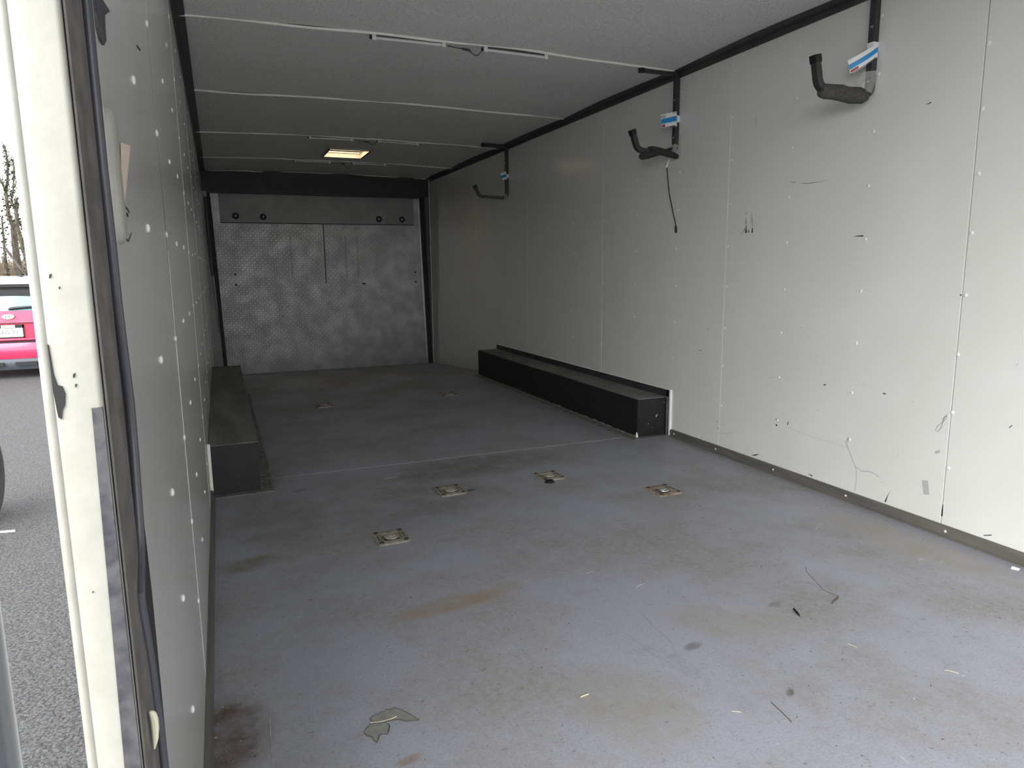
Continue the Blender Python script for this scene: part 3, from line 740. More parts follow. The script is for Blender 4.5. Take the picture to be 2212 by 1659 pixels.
# ------------------------------------------------------------------ recessed tie-down rings
def tie_down(loc, rot, label, src=None, m='tie'):
    if src is None:
        t = thing('tie_down', label, 'tie-down ring', (0, 0, 0), 'D-ring plates let into the floor')
        def rr(hw, hh, r, n=4):
            out = []
            for cx, cy, a0 in ((hw-r, hh-r, 0), (-hw+r, hh-r, 90), (-hw+r, -hh+r, 180), (hw-r, -hh+r, 270)):
                out += [(cx+r*math.cos(math.radians(a0+90*k/n)), cy+r*math.sin(math.radians(a0+90*k/n))) for k in range(n+1)]
            return out
        a, b, c = rr(.0575, .062, .012), rr(.054, .0585, .010), rr(.032, .036, .010)
        d = rr(.026, .030, .008)
        mb = MB(); n = len(a)
        loops = [(a, .0), (a, .005), (b, .0068), (c, .0068), (d, .0012)]
        mb.add([(x, y, z) for L, z in loops for x, y in L], [(i*n+k, i*n+(k+1) % n, (i+1)*n+(k+1) % n, (i+1)*n+k) for i in range(4) for k in range(n)])
        obj('plate', mb, m, t)
        obj('pan', MB().prism(d, 'z', .0006, .0014), 'tiepan', t, smooth=False)
        # D ring lying in the pan with its pivot bar cover
        ring_ = [(-.022, .010), (-.022, -.006)] + [(-.022*math.cos(math.radians(q)), -.006-.018*math.sin(math.radians(q))) for q in (30, 60, 90, 120, 150)] + [(.022, -.006), (.022, .010)]
        obj('ring', MB().tube([(x, y, .0062) for x, y in ring_], .0038, 8), m, t)
        obj('ring_keeper', MB().prism([(-.002, .0015), (.027, .0015), (.0265, .0075), (.020, .0095), (.006, .0095), (.000, .0070)], 'x', -.0225, .0225), m, t, bevel=.001)
        for sx in (-1, 1):
            obj('keeper_groove', MB().box((sx*.0345-.0012, -.022, .0066), (sx*.0345+.0012, .026, .0071)), 'bolt', t, smooth=False)
        for sx in (-1, 1):
            for sy in (-1, 1):
                obj('bolt', MB().lathe([(.0088, 0), (.0088, .0025), (.005, .004)], (sx*.044, sy*.049, .0066), 'z', 10), 'bolt', t)
            obj('rib', MB().box((sx*.046-.0022, -.022, .0066), (sx*.046+.0022, .022, .0072)), 'bolt', t, smooth=False)
    else:
        t = copy_tree(src); t['label'] = label
    t.location = loc; t.rotation_euler = (0, 0, rot)
    return t
td = tie_down((.586, 2.395, 0), .02, 'tan tie-down plate nearest the open end of the floor')
tie_down((.944, 2.819, 0), .03, 'tan tie-down plate with dark smear, middle one left of the black plug', td)
tie_down((1.428, 2.838, 0), .03, 'tan tie-down plate with a black plug lying at its near edge', td)
tr_ = tie_down((1.785, 2.444, 0), .03, 'rust-brown tie-down plate farthest to the right', td)
for c_ in tr_.children:
    if c_.name.split('.')[0] == 'plate':
        c_.data = c_.data.copy(); c_.data.materials.clear(); c_.data.materials.append(M['tierust'])
    if c_.name.split('.')[0] in ('ring', 'ring_keeper'):
        c_.data = c_.data.copy(); c_.data.materials.clear(); c_.data.materials.append(M['alu'])
tie_down((.707, 5.015, .003), .05, 'small far tie-down plate beyond the floor seam, left one', td)
tie_down((1.640, 5.072, .003), .05, 'small far tie-down plate beyond the floor seam, right one', td)

# ------------------------------------------------------------------ marks on the right wall (thin flat print on the panels)
def stroke(pts, w, m='mark', x=W-.0007, parent=None):
    mb = MB(); P = [Vector(p) for p in pts]
    vs = []
    for i, p in enumerate(P):
        t = (P[min(i+1, len(P)-1)]-P[max(i-1, 0)]).normalized(); nrm = Vector((-t.y, t.x))
        ww = (w if isinstance(w, (int, float)) else w[i])
        vs += [(x, p.x+nrm.x*ww, p.y+nrm.y*ww), (x, p.x-nrm.x*ww, p.y-nrm.y*ww)]
    mb.add(vs, [(2*i, 2*i+1, 2*i+3, 2*i+2) for i in range(len(P)-1)])
    return mb
def marks(name, strokes, m, **k):
    mb = MB()
    for pts, w in strokes:
        s_ = stroke(pts, w, **k); mb.add(s_.v, s_.f)
    return obj(name, mb, m, wr if k.get('x', W) > 1 else wl, smooth=False)
marks('paint_drip', [([(2.729, 1.122), (2.725, 1.109)], .0012), ([(2.717, 1.13), (2.709, 1.108)], .0025), ([(2.710, 1.142), (2.704, 1.112), (2.702, 1.108)], [.002, .003, .004]),
     ([(2.691, 1.12), (2.687, 1.109)], .0025), ([(2.665, 1.129), (2.665, 1.106)], [.003, .0045]), ([(2.714, 1.179), (2.711, 1.157), (2.708, 1.135)], [.001, .0018, .0006]),
     ([(2.718, 1.198), (2.705, 1.197)], .0012), ([(2.741, 1.104), (2.735, 1.104)], .001)], 'mark')
marks('paint_drip', [([(2.674, 1.20), (2.671, 1.165), (2.664, 1.133)], [.0008, .006, .003])], 'smudge')
marks('scuff_mark', [([(2.088, 1.065), (2.062, 1.0655), (2.043, 1.065)], [.0004, .002, .0024])], 'mark')
marks('scuff_mark', [([(2.436, 1.309), (2.412, 1.306)], [.0006, .0012]), ([(2.386, 1.301), (2.341, 1.294), (2.291, 1.293), (2.236, 1.296)], [.0004, .0009, .0007, .0002])], 'mark')
marks('scuff_mark', [([(2.672, 1.626), (2.674, 1.60), (2.675, 1.577)], [.0012, .002, .0006]), ([(2.718, 1.621), (2.72, 1.613)], .001), ([(2.745, 1.615), (2.747, 1.600)], .001)], 'smudge')
marks('scuff_mark', [([(1.822, 1.503), (1.810, 1.5045), (1.802, 1.506)], [.0004, .0014, .0022])], 'mark')
marks('scratch', [([(2.048, .263), (2.053, .236), (2.042, .216), (2.023, .182), (2.002, .152), (1.97, .142), (1.932, .15), (1.889, .142)], .0008),
     ([(2.0, .153), (1.994, .112), (1.996, .052)], .0007), ([(2.045, .262), (2.060, .245), (2.050, .222)], .0006)], 'pencil')
marks('scratch', [([(2.376, .238), (2.299, .226), (2.169, .222), (2.04, .22)], .0005), ([(2.85, .105), (2.78, .118), (2.73, .14)], .0008), ([(2.52, .44), (2.46, .455)], .0006)], 'smudge')
marks('scribble', [([(1.64, .437), (1.649, .422), (1.654, .406), (1.673, .385), (1.677, .371), (1.668, .369), (1.657, .385), (1.653, .406), (1.643, .42), (1.641, .432), (1.647, .428), (1.655, .415)], .0009)], 'pencil')
sp = [([(2.453, .26), (2.446, .256)], .002), ([(2.451, .232), (2.442, .231)], .0035), ([(2.375, .262), (2.380, .246)], .0022), ([(2.19, .457), (2.178, .461)], .0022),
      ([(1.903, .468), (1.889, .469)], .002), ([(1.634, .853), (1.629, .85)], .002), ([(2.964, .638), (2.960, .631)], .0015), ([(2.857, .133), (2.853, .129)], .002), ([(2.866, .165), (2.860, .162)], .0018),
      ([(2.598, .05), (2.573, .059), (2.548, .069)], [.001, .003, .0005]), ([(3.03, .515), (3.011, .517)], .0012), ([(1.624, .113), (1.624, .07)], [.0012, .003]),
      ([(1.429, .433), (1.42, .443)], .0012), ([(1.447, .063), (1.473, .052)], .0014), ([(2.245, .056), (2.219, .053)], [.0004, .003]), ([(1.855, .05), (1.846, .079), (1.839, .096)], [.003, .001, .0004])]
marks('wall_speck', sp, 'mark')
rnd = random.Random(3)
marks('wall_speck', [([(y, z), (y+.012*rnd.uniform(-1, 1), z+.012*rnd.uniform(-1, 1))], .0009) for y, z in [(rnd.uniform(1.4, 3.0), rnd.uniform(.1, .75)) for _ in range(34)]], 'smudge')
marks('smudge', [([(1.665, .30), (1.660, .292)], .010), ([(1.70, .18), (1.69, .13)], .012)], 'smudge')

# left wall: lamp cover, paper tag, torn tape, marks
lc = thing('oval_cover', 'oval cream plastic cover on the left wall beside the black seal', 'cover', (LX, .838, 1.055))
def capsule(hw, hh, n=10):
    return [(hw*math.cos(a*math.pi/n), hh-hw+hw*math.sin(a*math.pi/n)) for a in range(n+1)] + \
           [(-hw*math.cos(a*math.pi/n), -hh+hw-hw*math.sin(a*math.pi/n)) for a in range(n+1)]
loops = [(capsule(.026, .068), 0), (capsule(.025, .067), .004), (capsule(.020, .062), .0075), (capsule(.008, .050), .009)]
mb = MB(); n = len(loops[0][0])
mb.add([(LX+h*.85, .838+p[0], 1.055+p[1]) for L, h in loops for p in L], [(i*n+k, i*n+(k+1) % n, (i+1)*n+(k+1) % n, (i+1)*n+k) for i in range(3) for k in range(n)]+[list(range(3*n, 4*n))])
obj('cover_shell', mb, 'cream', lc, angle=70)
obj('cover_screw', MB().lathe([(.0022, 0), (.0022, .0015)], (LX+.0075, .852, 1.018), 'x', 8), 'bolt', lc)
pt = MB().hexa([(LX+.001, .888, 1.036), (LX+.001, .905, 1.034), (LX+.0018, .905, 1.034), (LX+.0018, .888, 1.036), (LX+.004, .900, 1.098), (LX+.008, .950, 1.103), (LX+.0088, .950, 1.103), (LX+.0048, .900, 1.098)])
tag(obj('paper_label', pt, mat('peach_paper', (0.62, 0.50, 0.42), rough=0.7), smooth=False), 'peeling peach paper label beside the oval cover', 'label')
tp = MB().prism([(.825, 1.40), (.87, 1.40), (.885, 1.237), (.941, 1.244), (.889, 1.224), (.882, 1.209), (.880, 1.197), (.855, 1.185), (.830, 1.184), (.817, 1.190)][::-1], 'x', LX+.0002, LX+.0022)
tag(obj('torn_tape', tp, 'tape', smooth=False), 'torn dark grey tape flap high on the left wall by the seal', 'tape')
marks('scuff_mark', [([(.925, 1.032), (.958, 1.028)], .0012), ([(.885, .997), (.917, .993), (.958, 1.005)], .0009), ([(1.30, 1.306), (1.37, 1.318)], .0016), ([(.90, 1.045), (.915, 1.043)], .0006)], 'mark', x=LX+.0007)
marks('scratch', [([(1.75, .52), (1.72, .40)], .0015), ([(1.60, .36), (1.60, .29)], .0012), ([(1.62, .37), (1.64, .31)], .001), ([(1.9, .60), (1.88, .38)], .0015)], 'smudge', x=LX+.0007)

# ------------------------------------------------------------------ small things lying on the floor
lf = thing('dry_leaf', 'flattened grey leaf torn in two on the floor near the open end', 'leaf', (.33, 1.37, 0))
def leaf_outline(pts, z=.0012):
    return MB().add([(x, y, z) for x, y in pts], [list(range(len(pts)))])
L1 = [(.312, 1.393), (.322, 1.402), (.330, 1.400), (.338, 1.407), (.346, 1.405), (.351, 1.410), (.360, 1.407), (.369, 1.410), (.380, 1.398), (.392, 1.379), (.402, 1.360), (.409, 1.346), (.395, 1.350), (.380, 1.354), (.370, 1.366), (.352, 1.369), (.338, 1.371), (.322, 1.375), (.313, 1.381)]
L2 = [(.314, 1.374), (.306, 1.371), (.298, 1.364), (.291, 1.354), (.293, 1.344), (.299, 1.335), (.304, 1.332), (.305, 1.320), (.309, 1.309), (.314, 1.318), (.318, 1.330), (.326, 1.332), (.333, 1.327), (.338, 1.333), (.345, 1.351), (.344, 1.360), (.337, 1.368), (.325, 1.371)]
for L in (L1, L2):
    o = obj('leaf_half', leaf_outline(L), 'leaf', lf, smooth=False)
    ed = MB().tube([(x, y, .0014) for x, y in L+L[:1]], [.0006+.0007*random.random() for _ in range(len(L)+1)], 4); obj('leaf_edge', ed, 'leafedge', o)
obj('stem', MB().tube([(.310, 1.378, .0022), (.325, 1.372, .0026), (.340, 1.371, .0026), (.358, 1.374, .0022), (.366, 1.377, .0018)], .0011, 5), 'straw', lf)

def bit(name, label, cat, pts, r, m, group=None):
    return tag(obj(name, MB().tube(pts, r, 5), m), label, cat, group)
bit('twig', 'crooked dark twig lying on the right part of the floor', 'twig', [(1.629, 1.385, .003), (1.648, 1.396, .004), (1.668, 1.402, .004), (1.684, 1.415, .003)], [.0012, .002, .002, .001], 'twig')
bit('bark_sliver', 'short black sliver lying near the crooked twig', 'bark', [(1.512, 1.410, .002), (1.505, 1.401, .0035), (1.497, 1.380, .0035), (1.492, 1.367, .002)], [.0012, .0032, .0028, .001], 'cap')
bit('straw', 'single pale straw on the floor in front of the leaf', 'straw', [(.764, 1.280, .002), (.774, 1.2815, .0025), (.786, 1.283, .002)], .0016, 'straw')
pc = MB().add([(2.329, 1.337, .003), (2.344, 1.342, .006), (2.353, 1.322, .004), (2.338, 1.318, .002), (2.329, 1.337, .0015), (2.344, 1.342, .0045), (2.353, 1.322, .0025), (2.338, 1.318, .0008)],
    [(0, 1, 2, 3), (7, 6, 5, 4), (0, 4, 5, 1), (1, 5, 6, 2), (2, 6, 7, 3), (3, 7, 4, 0)])
tag(obj('paper_scrap', pc, 'white', smooth=False), 'white paper scrap on the floor by the right base trim', 'paper')
plg = thing('rubber_plug', 'small black plug on the floor at the edge of a tie-down', 'plug', (1.394, 2.762, 0))
obj('plug_body', MB().lathe([(.020, 0.001), (.021, .004), (.019, .008), (.010, .0095)], (1.394, 2.762, 0), 'z', 16), 'cap', plg)
obj('plug_rim', MB().lathe([(.0235, .0005), (.0235, .002)], (1.394, 2.762, 0), 'z', 16), 'blackseal', plg)
def lines(name, data, m, r, label, cat):
    mb = MB()
    for pts in data: mb.tube([(x, y, .0011) for x, y in pts], r, 4)
    return tag(obj(name, mb, m), label, cat)
# long thin scratches worn into the paint: part of the floor
for pts, m, r in (([(1.107, 1.569), (1.094, 1.487), (1.09, 1.386)], 'pencil', .0006), ([(1.006, 1.486), (1.014, 1.388), (1.043, 1.237)], 'pencil', .0007),
                  ([(1.753, 1.608), (1.729, 1.581), (1.679, 1.462), (1.684, 1.418)], 'mark', .0006), ([(1.144, 1.097), (1.14, 1.059), (1.135, 1.027)], 'twig', .0015),
                  ([(.113, 1.502), (.107, 1.374), (.105, 1.26)], 'crumb', .0007), ([(.955, 1.09), (.972, 1.075), (.993, 1.045)], 'pencil', .0005)):
    obj('floor_scratch', MB().tube([(x, y, .0003) for x, y in pts], r, 4), m, floor)
# crumbs, splinters and straw bits nobody could count
cr = MB(); rnd = random.Random(11)
def crumb(x, y, s, z0=0.0):
    a = rnd.random()*6.28; L = s*(1+2.2*rnd.random()**3); w = s*.45
    c, d = math.cos(a), math.sin(a)
    cr.add([(x-c*L, y-d*L, z0+.0004), (x+d*w, y-c*w, z0+.0004), (x+c*L, y+d*L, z0+.0004), (x-d*w, y+c*w, z0+.0004), (x, y, z0+.0006+s*.6)], [(0, 1, 4), (1, 2, 4), (2, 3, 4), (3, 0, 4)])
for _ in range(150): crumb(rnd.uniform(.02, 2.35), rnd.uniform(.85, 3.1), rnd.uniform(.0007, .0018))
for _ in range(70): crumb(rnd.uniform(.005, .035), rnd.uniform(1.1, 2.6), rnd.uniform(.0008, .0022))
for _ in range(45): crumb(rnd.uniform(.0, .10), rnd.uniform(1.25, 1.60), rnd.uniform(.0008, .0020))
for _ in range(60): crumb(W-.02-abs(rnd.gauss(0, .09)), rnd.uniform(1.2, 2.4), rnd.uniform(.0007, .002))
for _ in range(40): crumb(rnd.uniform(.3, 2.1), rnd.uniform(3.4, 5.6), rnd.uniform(.0008, .0016), .003)
tag(obj('floor_crumbs', cr, 'crumb', smooth=False), 'pale crumbs and splinters scattered over the grey floor', 'debris', kind='stuff')
dk = MB(); cr = dk
for _ in range(130): crumb(rnd.uniform(.03, 2.35), rnd.uniform(.85, 3.2), rnd.uniform(.0010, .0026))
tag(obj('dark_grit', dk, 'mark', smooth=False), 'dark grit and tiny black flecks scattered over the floor', 'debris', kind='stuff')
st = MB()
for (x, y, a, L) in ((1.196, 1.708, .3, .018), (1.337, 1.501, 1.2, .012), (2.18, 1.46, .5, .02), (2.14, 1.50, .1, .014), (1.5, 1.2, 1.9, .012), (1.62, 1.02, 2.2, .014), (1.05, 1.10, 2.6, .010), (1.1, 1.85, .3, .012), (.75, 3.12, .1, .03), (2.05, 1.85, .4, .012)):
    st.tube([(x-math.cos(a)*L, y-math.sin(a)*L, .0012), (x, y, .0022), (x+math.cos(a)*L, y+math.sin(a)*L, .0012)], .0006, 4)
tag(obj('straw_bits', st, 'straw'), 'short pale straw bits scattered over the near floor', 'debris', kind='stuff')

# ------------------------------------------------------------------ outside: post, wheel, scrap, car, trees
gr = thing('grab_rail', 'dark grey round grab rail mounted outside beside the cream door post', 'grab rail', (-.057, .72, .1))
obj('rail', MB().tube([(-.142, .72, -.20), (-.142, .72, 1.25)], .0172, 24), 'post', gr, angle=50)
for z in (-.15, 1.20):
    obj('bracket', MB().tube([(-.0565, .72, z), (-.142, .72, z)], .012, 14), 'trim', gr, angle=50)
    obj('mounting_plate', MB().box((-.0615, .685, z-.035), (-.0565, .755, z+.035)), 'trim', gr, bevel=.002)

wh = thing('wheel', 'worn black tyre and wheel standing on the asphalt at far left', 'wheel', (-1.395, 5.10, GZ))
cy, cz, R = 5.10, GZ+.285, .285
prof = [(.19, -.085), (.235, -.098), (.266, -.096), (.279, -.085), (.284, -.06), (.285, -.02), (.285, .02), (.284, .06), (.279, .085), (.266, .096), (.235, .098), (.19, .085)]
obj('tyre', MB().lathe(prof, (-1.395, cy, cz), 'x', 40), 'tyre', wh, angle=50)
obj('rim', MB().lathe([(.192, .08), (.185, .088), (.175, .086), (.165, .05), (.10, .045), (.06, .06), (.03, .062)], (-1.395, cy, cz), 'x', 28), 'alu', wh)
for k in range(5):
    a = k*2*math.pi/5
    obj('wheel_nut', MB().lathe([(.010, 0), (.010, .012), (.006, .016)], (-1.395+.05, cy+.085*math.cos(a), cz+.085*math.sin(a)), 'x', 6), 'steel', wh)
obj('axle_stub', MB().tube([(-1.50, cy, cz), (-1.95, cy, cz)], .035, 12), 'trim', wh)
scr = MB().prism([(-1.33, 4.80), (-1.20, 4.775), (-1.135, 4.762), (-1.14, 4.785), (-1.23, 4.80), (-1.33, 4.83)], 'z', GZ+.001, GZ+.006)
tag(obj('plastic_strip', scr, 'white', smooth=False), 'thin white plastic strip lying on the asphalt', 'litter')

# red hatchback, tail towards us
CXR, CY0 = -2.735, 12.0
car = thing('car', 'red hatchback with white roof seen from behind on the asphalt', 'car', (CXR, CY0+2, GZ))
def X_(t): return CXR+t
def loft(sections, m, name, parent=car, angle=35):
    """sections: list of (y, [(half-width offset x, z above ground) ...]) half profiles from bottom to top, mirrored"""
    mb = MB(); n = None
    for y, half in sections:
        ringp = [(X_(x), CY0+y, GZ+z) for x, z in half] + [(X_(-x), CY0+y, GZ+z) for x, z in half[::-1]]
        n = len(ringp); mb.v += ringp
    k = len(sections)
    mb.f += [[i*n+j, i*n+(j+1) % n, (i+1)*n+(j+1) % n, (i+1)*n+j] for i in range(k-1) for j in range(n)]
    mb.f += [list(range(n))[::-1], list(range((k-1)*n, k*n))]
    return obj(name, mb, m, parent, angle=angle)
# lower body
def sec(w, z0, z1, belt): return [(w*.86, z0), (w*.97, z0+.06), (w, z0+.25), (w*.985, (z0+belt)*.55), (w*.95, belt), (w*.80, z1)]
loft([(.06, sec(.80, .30, .93, .90)), (.14, sec(.85, .24, .96, .92)), (.7, sec(.87, .20, .98, .93)), (2.0, sec(.87, .18, .98, .92)),
      (3.0, sec(.86, .20, .96, .90)), (3.6, sec(.83, .22, .86, .80)), (3.95, sec(.76, .26, .70, .66)), (4.05, sec(.70, .30, .62, .60))], 'red', 'body')
# cabin with side glass
loft([(.16, [(.74, .93), (.72, .98), (.62, 1.25)]), (.42, [(.76, .93), (.70, 1.10), (.60, 1.385)]), (1.2, [(.77, .93), (.71, 1.10), (.60, 1.40)]), (2.2, [(.77, .93), (.71, 1.10), (.58, 1.385)]),
      (3.0, [(.74, .93), (.70, .96), (.60, 1.00)])], 'carblack', 'cabin')
roof_top = [(.33, [(.60, 1.36), (.585, 1.41), (.30, 1.428)]), (.60, [(.615, 1.37), (.59, 1.425), (.30, 1.445)]), (1.3, [(.615, 1.375), (.59, 1.43), (.30, 1.45)]), (2.25, [(.59, 1.36), (.57, 1.405), (.30, 1.425)])]
loft(roof_top, 'carwhite', 'roof')
obj('spoiler', MB().hexa([(X_(-.58), CY0+.20, GZ+1.335), (X_(.58), CY0+.20, GZ+1.335), (X_(.60), CY0+.46, GZ+1.36), (X_(-.60), CY0+.46, GZ+1.36),
                          (X_(-.57), CY0+.205, GZ+1.425), (X_(.57), CY0+.205, GZ+1.425), (X_(.58), CY0+.46, GZ+1.43), (X_(-.58), CY0+.46, GZ+1.43)]), 'carwhite', car, bevel=.012)
obj('brake_lamp', MB().box((X_(-.28), CY0+.225, GZ+1.293), (X_(.28), CY0+.26, GZ+1.330)), 'carblack', car, smooth=False)
# rear window and tailgate
g_ = MB(); g_.grid(lambda u, v: (X_((-.66+1.32*u)*(1-.10*v)), CY0+.06+.20*v-.03*(1-(2*u-1)**2), GZ+.962+.32*v), 10, 4)
obj('rear_window', g_, 'carglass', car)
tg = MB(); tg.grid(lambda u, v: (X_(-.72+1.44*u), CY0+.035-.045*(1-(2*u-1)**2)+.02*v, GZ+.795+.165*v), 12, 3); obj('tailgate', tg, 'red', car)
obj('tailgate_crease', MB().box((X_(-.72), CY0-.004, GZ+.785), (X_(.72), CY0+.05, GZ+.796)), 'carblack', car, smooth=False)
tg2 = MB(); tg2.grid(lambda u, v: (X_(-.70+1.40*u), CY0+.045-.035*(1-(2*u-1)**2), GZ+.56+.23*v), 12, 2); obj('plate_recess', tg2, 'redrecess', car)
lg = MB(); lg.grid(lambda u, v: (X_(-.72+1.44*u), CY0+.03-.045*(1-(2*u-1)**2)-.025*math.sin(v*3.14), GZ+.535+.035*v), 12, 4); obj('tailgate_lip', lg, 'red', car)
obj('bumper_gap', MB().box((X_(-.76), CY0-.012, GZ+.508), (X_(.76), CY0+.05, GZ+.534)), 'carblack', car, smooth=False)
bp = MB(); bp.grid(lambda u, v: (X_(-.82+1.64*u), CY0+.08-.14*(1-(2*u-1)**4)-.03*math.sin(v*3.14), GZ+.285+.225*v), 20, 6); obj('bumper', bp, 'red', car)
bp2 = MB(); bp2.grid(lambda u, v: (X_(-.80+1.60*u), CY0+.08-.13*(1-(2*u-1)**4)-.03*math.sin(v*3.14)+.05*(1-v), GZ+.12+.165*v), 20, 5); obj('lower_bumper', bp2, 'bumper', car)
for xx in (-.35, .05): obj('bumper_slot', MB().box((X_(xx), CY0-.088, GZ+.185), (X_(xx+.26), CY0-.05, GZ+.235)), 'carblack', car, smooth=False)
# wiper, aerial, lamps, wheels
obj('wiper', MB().tube([(X_(.02), CY0+.030, GZ+.985), (X_(.06), CY0+.030, GZ+.998), (X_(.30), CY0+.035, GZ+1.012), (X_(.62), CY0+.06, GZ+1.010)], [.012, .022, .018, .010], 8), 'carblack', car)
ae = obj('aerial', MB().tube([(X_(.118), CY0+.50, GZ+1.44), (X_(.10), CY0+.42, GZ+1.60)], [.006, .004], 6), 'carblack', car)
obj('aerial_base', MB().lathe([(.035, 0), (.028, .018), (.010, .03)], (X_(.12), CY0+.50, GZ+1.432), 'z', 10), 'carblack', ae)
for s in (-1, 1):
    obj('tail_lamp', MB().hexa([(X_(s*.70), CY0+.02, GZ+.78), (X_(s*.84), CY0+.16, GZ+.78), (X_(s*.84), CY0+.24, GZ+.78), (X_(s*.70), CY0+.10, GZ+.78),
        (X_(s*.68), CY0+.05, GZ+1.02), (X_(s*.81), CY0+.18, GZ+1.02), (X_(s*.81), CY0+.26, GZ+1.02), (X_(s*.68), CY0+.12, GZ+1.02)]), 'taillight', car, bevel=.01)
    for yy in (.75, 3.25):
        w0 = obj('car_wheel', MB().lathe([(.20, -.09), (.28, -.10), (.31, -.07), (.315, 0), (.31, .07), (.28, .10), (.20, .09)], (X_(s*.76), CY0+yy, GZ+.315), 'x', 28), 'tyre', car)
        obj('hub_cap', MB().lathe([(.20, 0), (.19, s*.012), (.05, s*.02)], (X_(s*.855), CY0+yy, GZ+.315), 'x', 20), 'alu', w0)
    obj('side_window', MB().hexa([(X_(s*.752), CY0+.55, GZ+.97), (X_(s*.752), CY0+2.75, GZ+.97), (X_(s*.70), CY0+2.75, GZ+.97), (X_(s*.70), CY0+.55, GZ+.97),
        (X_(s*.63), CY0+.70, GZ+1.33), (X_(s*.63), CY0+2.15, GZ+1.33), (X_(s*.60), CY0+2.15, GZ+1.33), (X_(s*.60), CY0+.70, GZ+1.33)]), 'carglass', car, smooth=False)
    obj('mirror', MB().box((X_(s*.84)-.09, CY0+2.65, GZ+.95), (X_(s*.84)+.09, CY0+2.73, GZ+1.07)), 'red', car, bevel=.02)
# emblem and number plate
def facing(cx, y, z): return lambda x, yy, d: (cx+x, y-d, z+yy)
EX = -2.716
em = obj('emblem', MB().prism([(EX+.076*math.cos(a*math.pi/14), GZ+.884+.034*math.sin(a*math.pi/14)) for a in range(28)], 'y', CY0-.030, CY0-.005), 'white', car, smooth=False)
bo = MB(); bo.prism([(EX+.080*math.cos(a*math.pi/14), GZ+.884+.038*math.sin(a*math.pi/14)) for a in range(28)], 'y', CY0-.026, CY0-.005); obj('emblem_rim', bo, 'bumper', em, smooth=False)
obj('emblem_letters', text_mb('KIA', .050, facing(EX, CY0-.031, GZ+.884), .001), 'carblack', em)
for s in (-1, 1):
    obj('emblem_flank', MB().prism([(EX+s*.064, GZ+.884), (EX+s*.052, GZ+.902), (EX+s*.057, GZ+.884), (EX+s*.052, GZ+.866)], 'y', CY0-.032, CY0-.029), 'carblack', em, smooth=False)
PX, PZ = -2.715, GZ+.677
npf = obj('number_plate', MB().box((PX-.152, CY0-.006, PZ-.085), (PX+.152, CY0+.003, PZ+.068)), 'plate', car, smooth=False)
fr = MB()
fr.box((PX-.165, CY0-.010, PZ-.098), (PX+.165, CY0+.004, PZ-.083)); fr.box((PX-.165, CY0-.010, PZ+.045), (PX+.165, CY0+.004, PZ+.092))
fr.box((PX-.165, CY0-.010, PZ-.098), (PX-.150, CY0+.004, PZ+.09)); fr.box((PX+.150, CY0-.010, PZ-.098), (PX+.165, CY0+.004, PZ+.09))
obj('plate_frame', fr, 'carblack', npf, smooth=False)
obj('frame_panel', MB().box((PX-.105, CY0-.013, PZ+.050), (PX+.062, CY0-.009, PZ+.086)), mat('tan_print', (.45, .38, .28), (.75, .70, .6), scale=90, rough=.5), npf, smooth=False)
obj('plate_letters', text_mb('GEG-93', .078, facing(PX-.034, CY0-.007, PZ-.018), .0008), 'bumper', npf)
obj('plate_letters', text_mb('12', .078, facing(PX+.112, CY0-.007, PZ-.018), .0008), 'faded', npf, label='faded last digits')

# trees with ivy beyond the car, dry brush below them
def leaf_quad(mb, p, s, rnd):
    a = Vector((rnd.gauss(0, 1), rnd.gauss(0, 1), rnd.gauss(0, 1))).normalized(); b = a.orthogonal().normalized(); c = a.cross(b)
    mb.add([p-b*s, p+c*s*.6, p+b*s, p-c*s*.6], [(0, 1, 2, 3)])
def tree(label, limbs, seed):
    rnd = random.Random(seed); base = limbs[0][0][0]
    t = thing('tree', label, 'tree', (base[0], base[1], GZ), 'bare ivy-hung trees beyond the car')
    tr = MB(); iv = MB(); tw = MB()
    for pts, r0_, r1_, ivy in limbs:
        P = [Vector(p) for p in pts]; n_ = len(P)
        rs = [r0_+(r1_-r0_)*i/(n_-1) for i in range(n_)]
        tr.tube(P, rs, 8)
        for i in range(n_-1):
            for q in range(int(ivy*(P[i+1]-P[i]).length)):
                u = rnd.random(); p = P[i].lerp(P[i+1], u); k = 1.5 if rnd.random() < .75 else 3.6
                d = Vector((rnd.gauss(0, 1), rnd.gauss(0, 1), rnd.gauss(0, .6))).normalized()
                leaf_quad(iv, p+d*(rs[i]*.8+.045*k*rnd.random()), rnd.uniform(.03, .065), rnd)
            for q in range(2):
                p = P[i].lerp(P[i+1], rnd.random()); d = Vector((rnd.gauss(0, 1), rnd.gauss(0, .5), rnd.uniform(.2, 1.4))).normalized()*rnd.uniform(.15, .4)
                tw.tube([p, p+d*.6+Vector((0, 0, .03)), p+d], [.012, .008, .004], 4)
    obj('trunk', tr, 'bark', t); obj('ivy', iv, 'ivy', t, smooth=False, stuff=True); obj('twigs', tw, 'bark', t, stuff=True)
D = 28.0
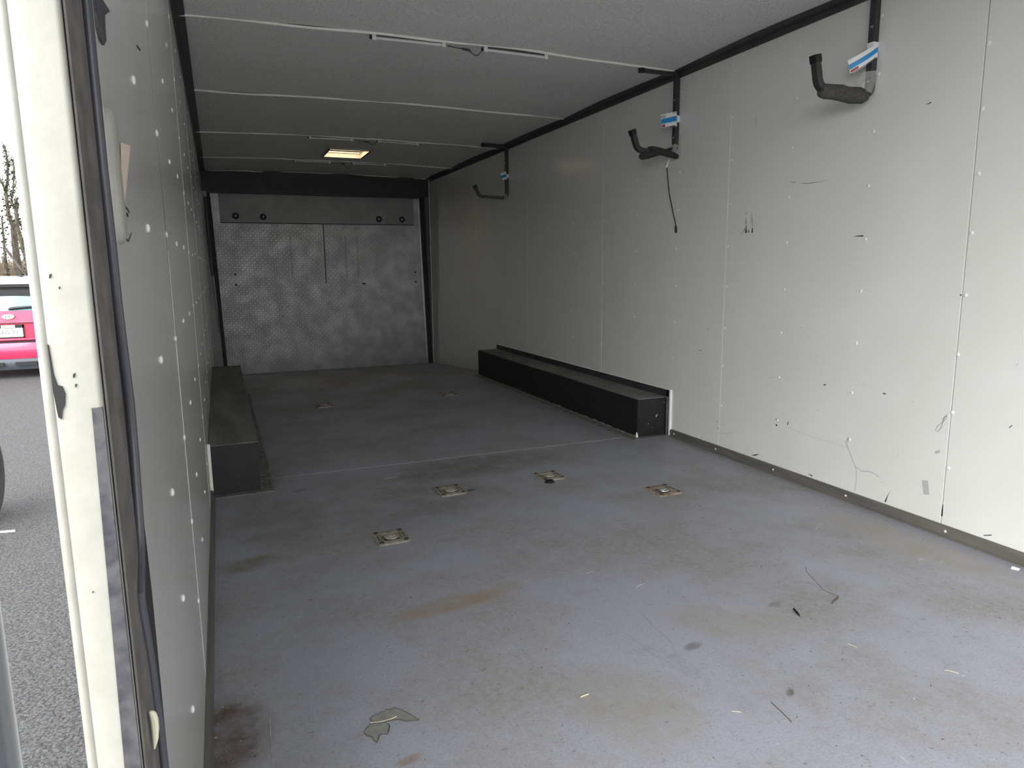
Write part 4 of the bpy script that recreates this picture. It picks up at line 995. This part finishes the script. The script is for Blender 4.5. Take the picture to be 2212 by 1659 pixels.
tree('tallest ivy-hung tree behind the red car, forked trunk', [
    ([(-5.98, D, GZ), (-6.00, D, .9), (-6.01, D, 1.5), (-6.0, D, 2.2), (-5.98, D, 2.52)], .12, .085, 30),
    ([(-5.99, D, 2.4), (-6.08, D, 2.75), (-6.09, D, 3.2), (-6.10, D+.1, 3.6), (-6.00, D, 3.85), (-5.95, D, 4.3), (-5.94, D, 4.75), (-5.97, D, 5.0)], .065, .022, 85),
    ([(-6.10, D, 3.6), (-6.22, D, 4.0), (-6.40, D, 4.4), (-6.55, D, 4.7)], .03, .010, 30),
    ([(-5.95, D, 4.4), (-5.82, D, 4.55), (-5.70, D, 4.25), (-5.55, D, 4.1)], .025, .010, 70),
    ([(-5.96, D, 2.5), (-5.86, D, 2.62), (-5.76, D, 2.45), (-5.70, D, 2.3)], .06, .03, 30)], 21)
tree('ivy-hung tree close behind the door post, right of the tallest', [
    ([(-5.58, D-.4, GZ), (-5.60, D-.4, .7), (-5.64, D-.4, 1.3), (-5.72, D-.4, 1.8), (-5.80, D-.4, 2.35), (-5.78, D-.4, 2.9), (-5.74, D-.4, 3.3)], .10, .045, 70),
    ([(-5.78, D-.4, 2.9), (-5.88, D-.4, 3.2), (-5.78, D-.4, 3.6), (-5.72, D-.4, 4.1), (-5.66, D-.4, 4.6)], .04, .012, 80),
    ([(-5.76, D-.4, 3.0), (-5.62, D-.4, 3.2), (-5.52, D-.4, 3.9), (-5.5, D-.4, 4.5)], .035, .012, 80),
    ([(-5.72, D-.4, 2.0), (-5.55, D-.4, 1.75), (-5.45, D-.4, 2.2), (-5.42, D-.4, 3.2)], .03, .010, 40)], 22)
tree('thin ivy-hung tree at the left edge behind the car', [
    ([(-6.30, D-.2, GZ), (-6.29, D-.2, .9), (-6.27, D-.2, 1.7), (-6.25, D-.2, 2.3), (-6.24, D-.2, 2.7)], .06, .02, 70),
    ([(-6.27, D-.2, 1.75), (-6.10, D-.3, 1.5), (-5.90, D-.4, 1.15), (-5.70, D-.5, .85), (-5.5, D-.5, .6)], .045, .03, 6)], 23)
br_ = MB(); rnd = random.Random(5)
for _ in range(6500):
    x = rnd.uniform(-10, -3.5); y = D+rnd.uniform(1.1, 4.3); h = rnd.uniform(1.5, 2.25)+ (.35 if rnd.random() < .08 else 0)
    dx, dy = rnd.gauss(0, .25), rnd.gauss(0, .15); r = rnd.uniform(.012, .03)
    p0, p1 = Vector((x, y, GZ)), Vector((x+dx, y+dy, GZ+h))
    br_.add([p0+Vector((-r, 0, 0)), p0+Vector((r, 0, 0)), p0+Vector((0, r, 0)), p1], [(0, 1, 3), (1, 2, 3), (2, 0, 3)])
tag(obj('dry_brush', br_, 'brush', smooth=False), 'band of dry brown brush below the trees behind the car', 'brush', kind='stuff')
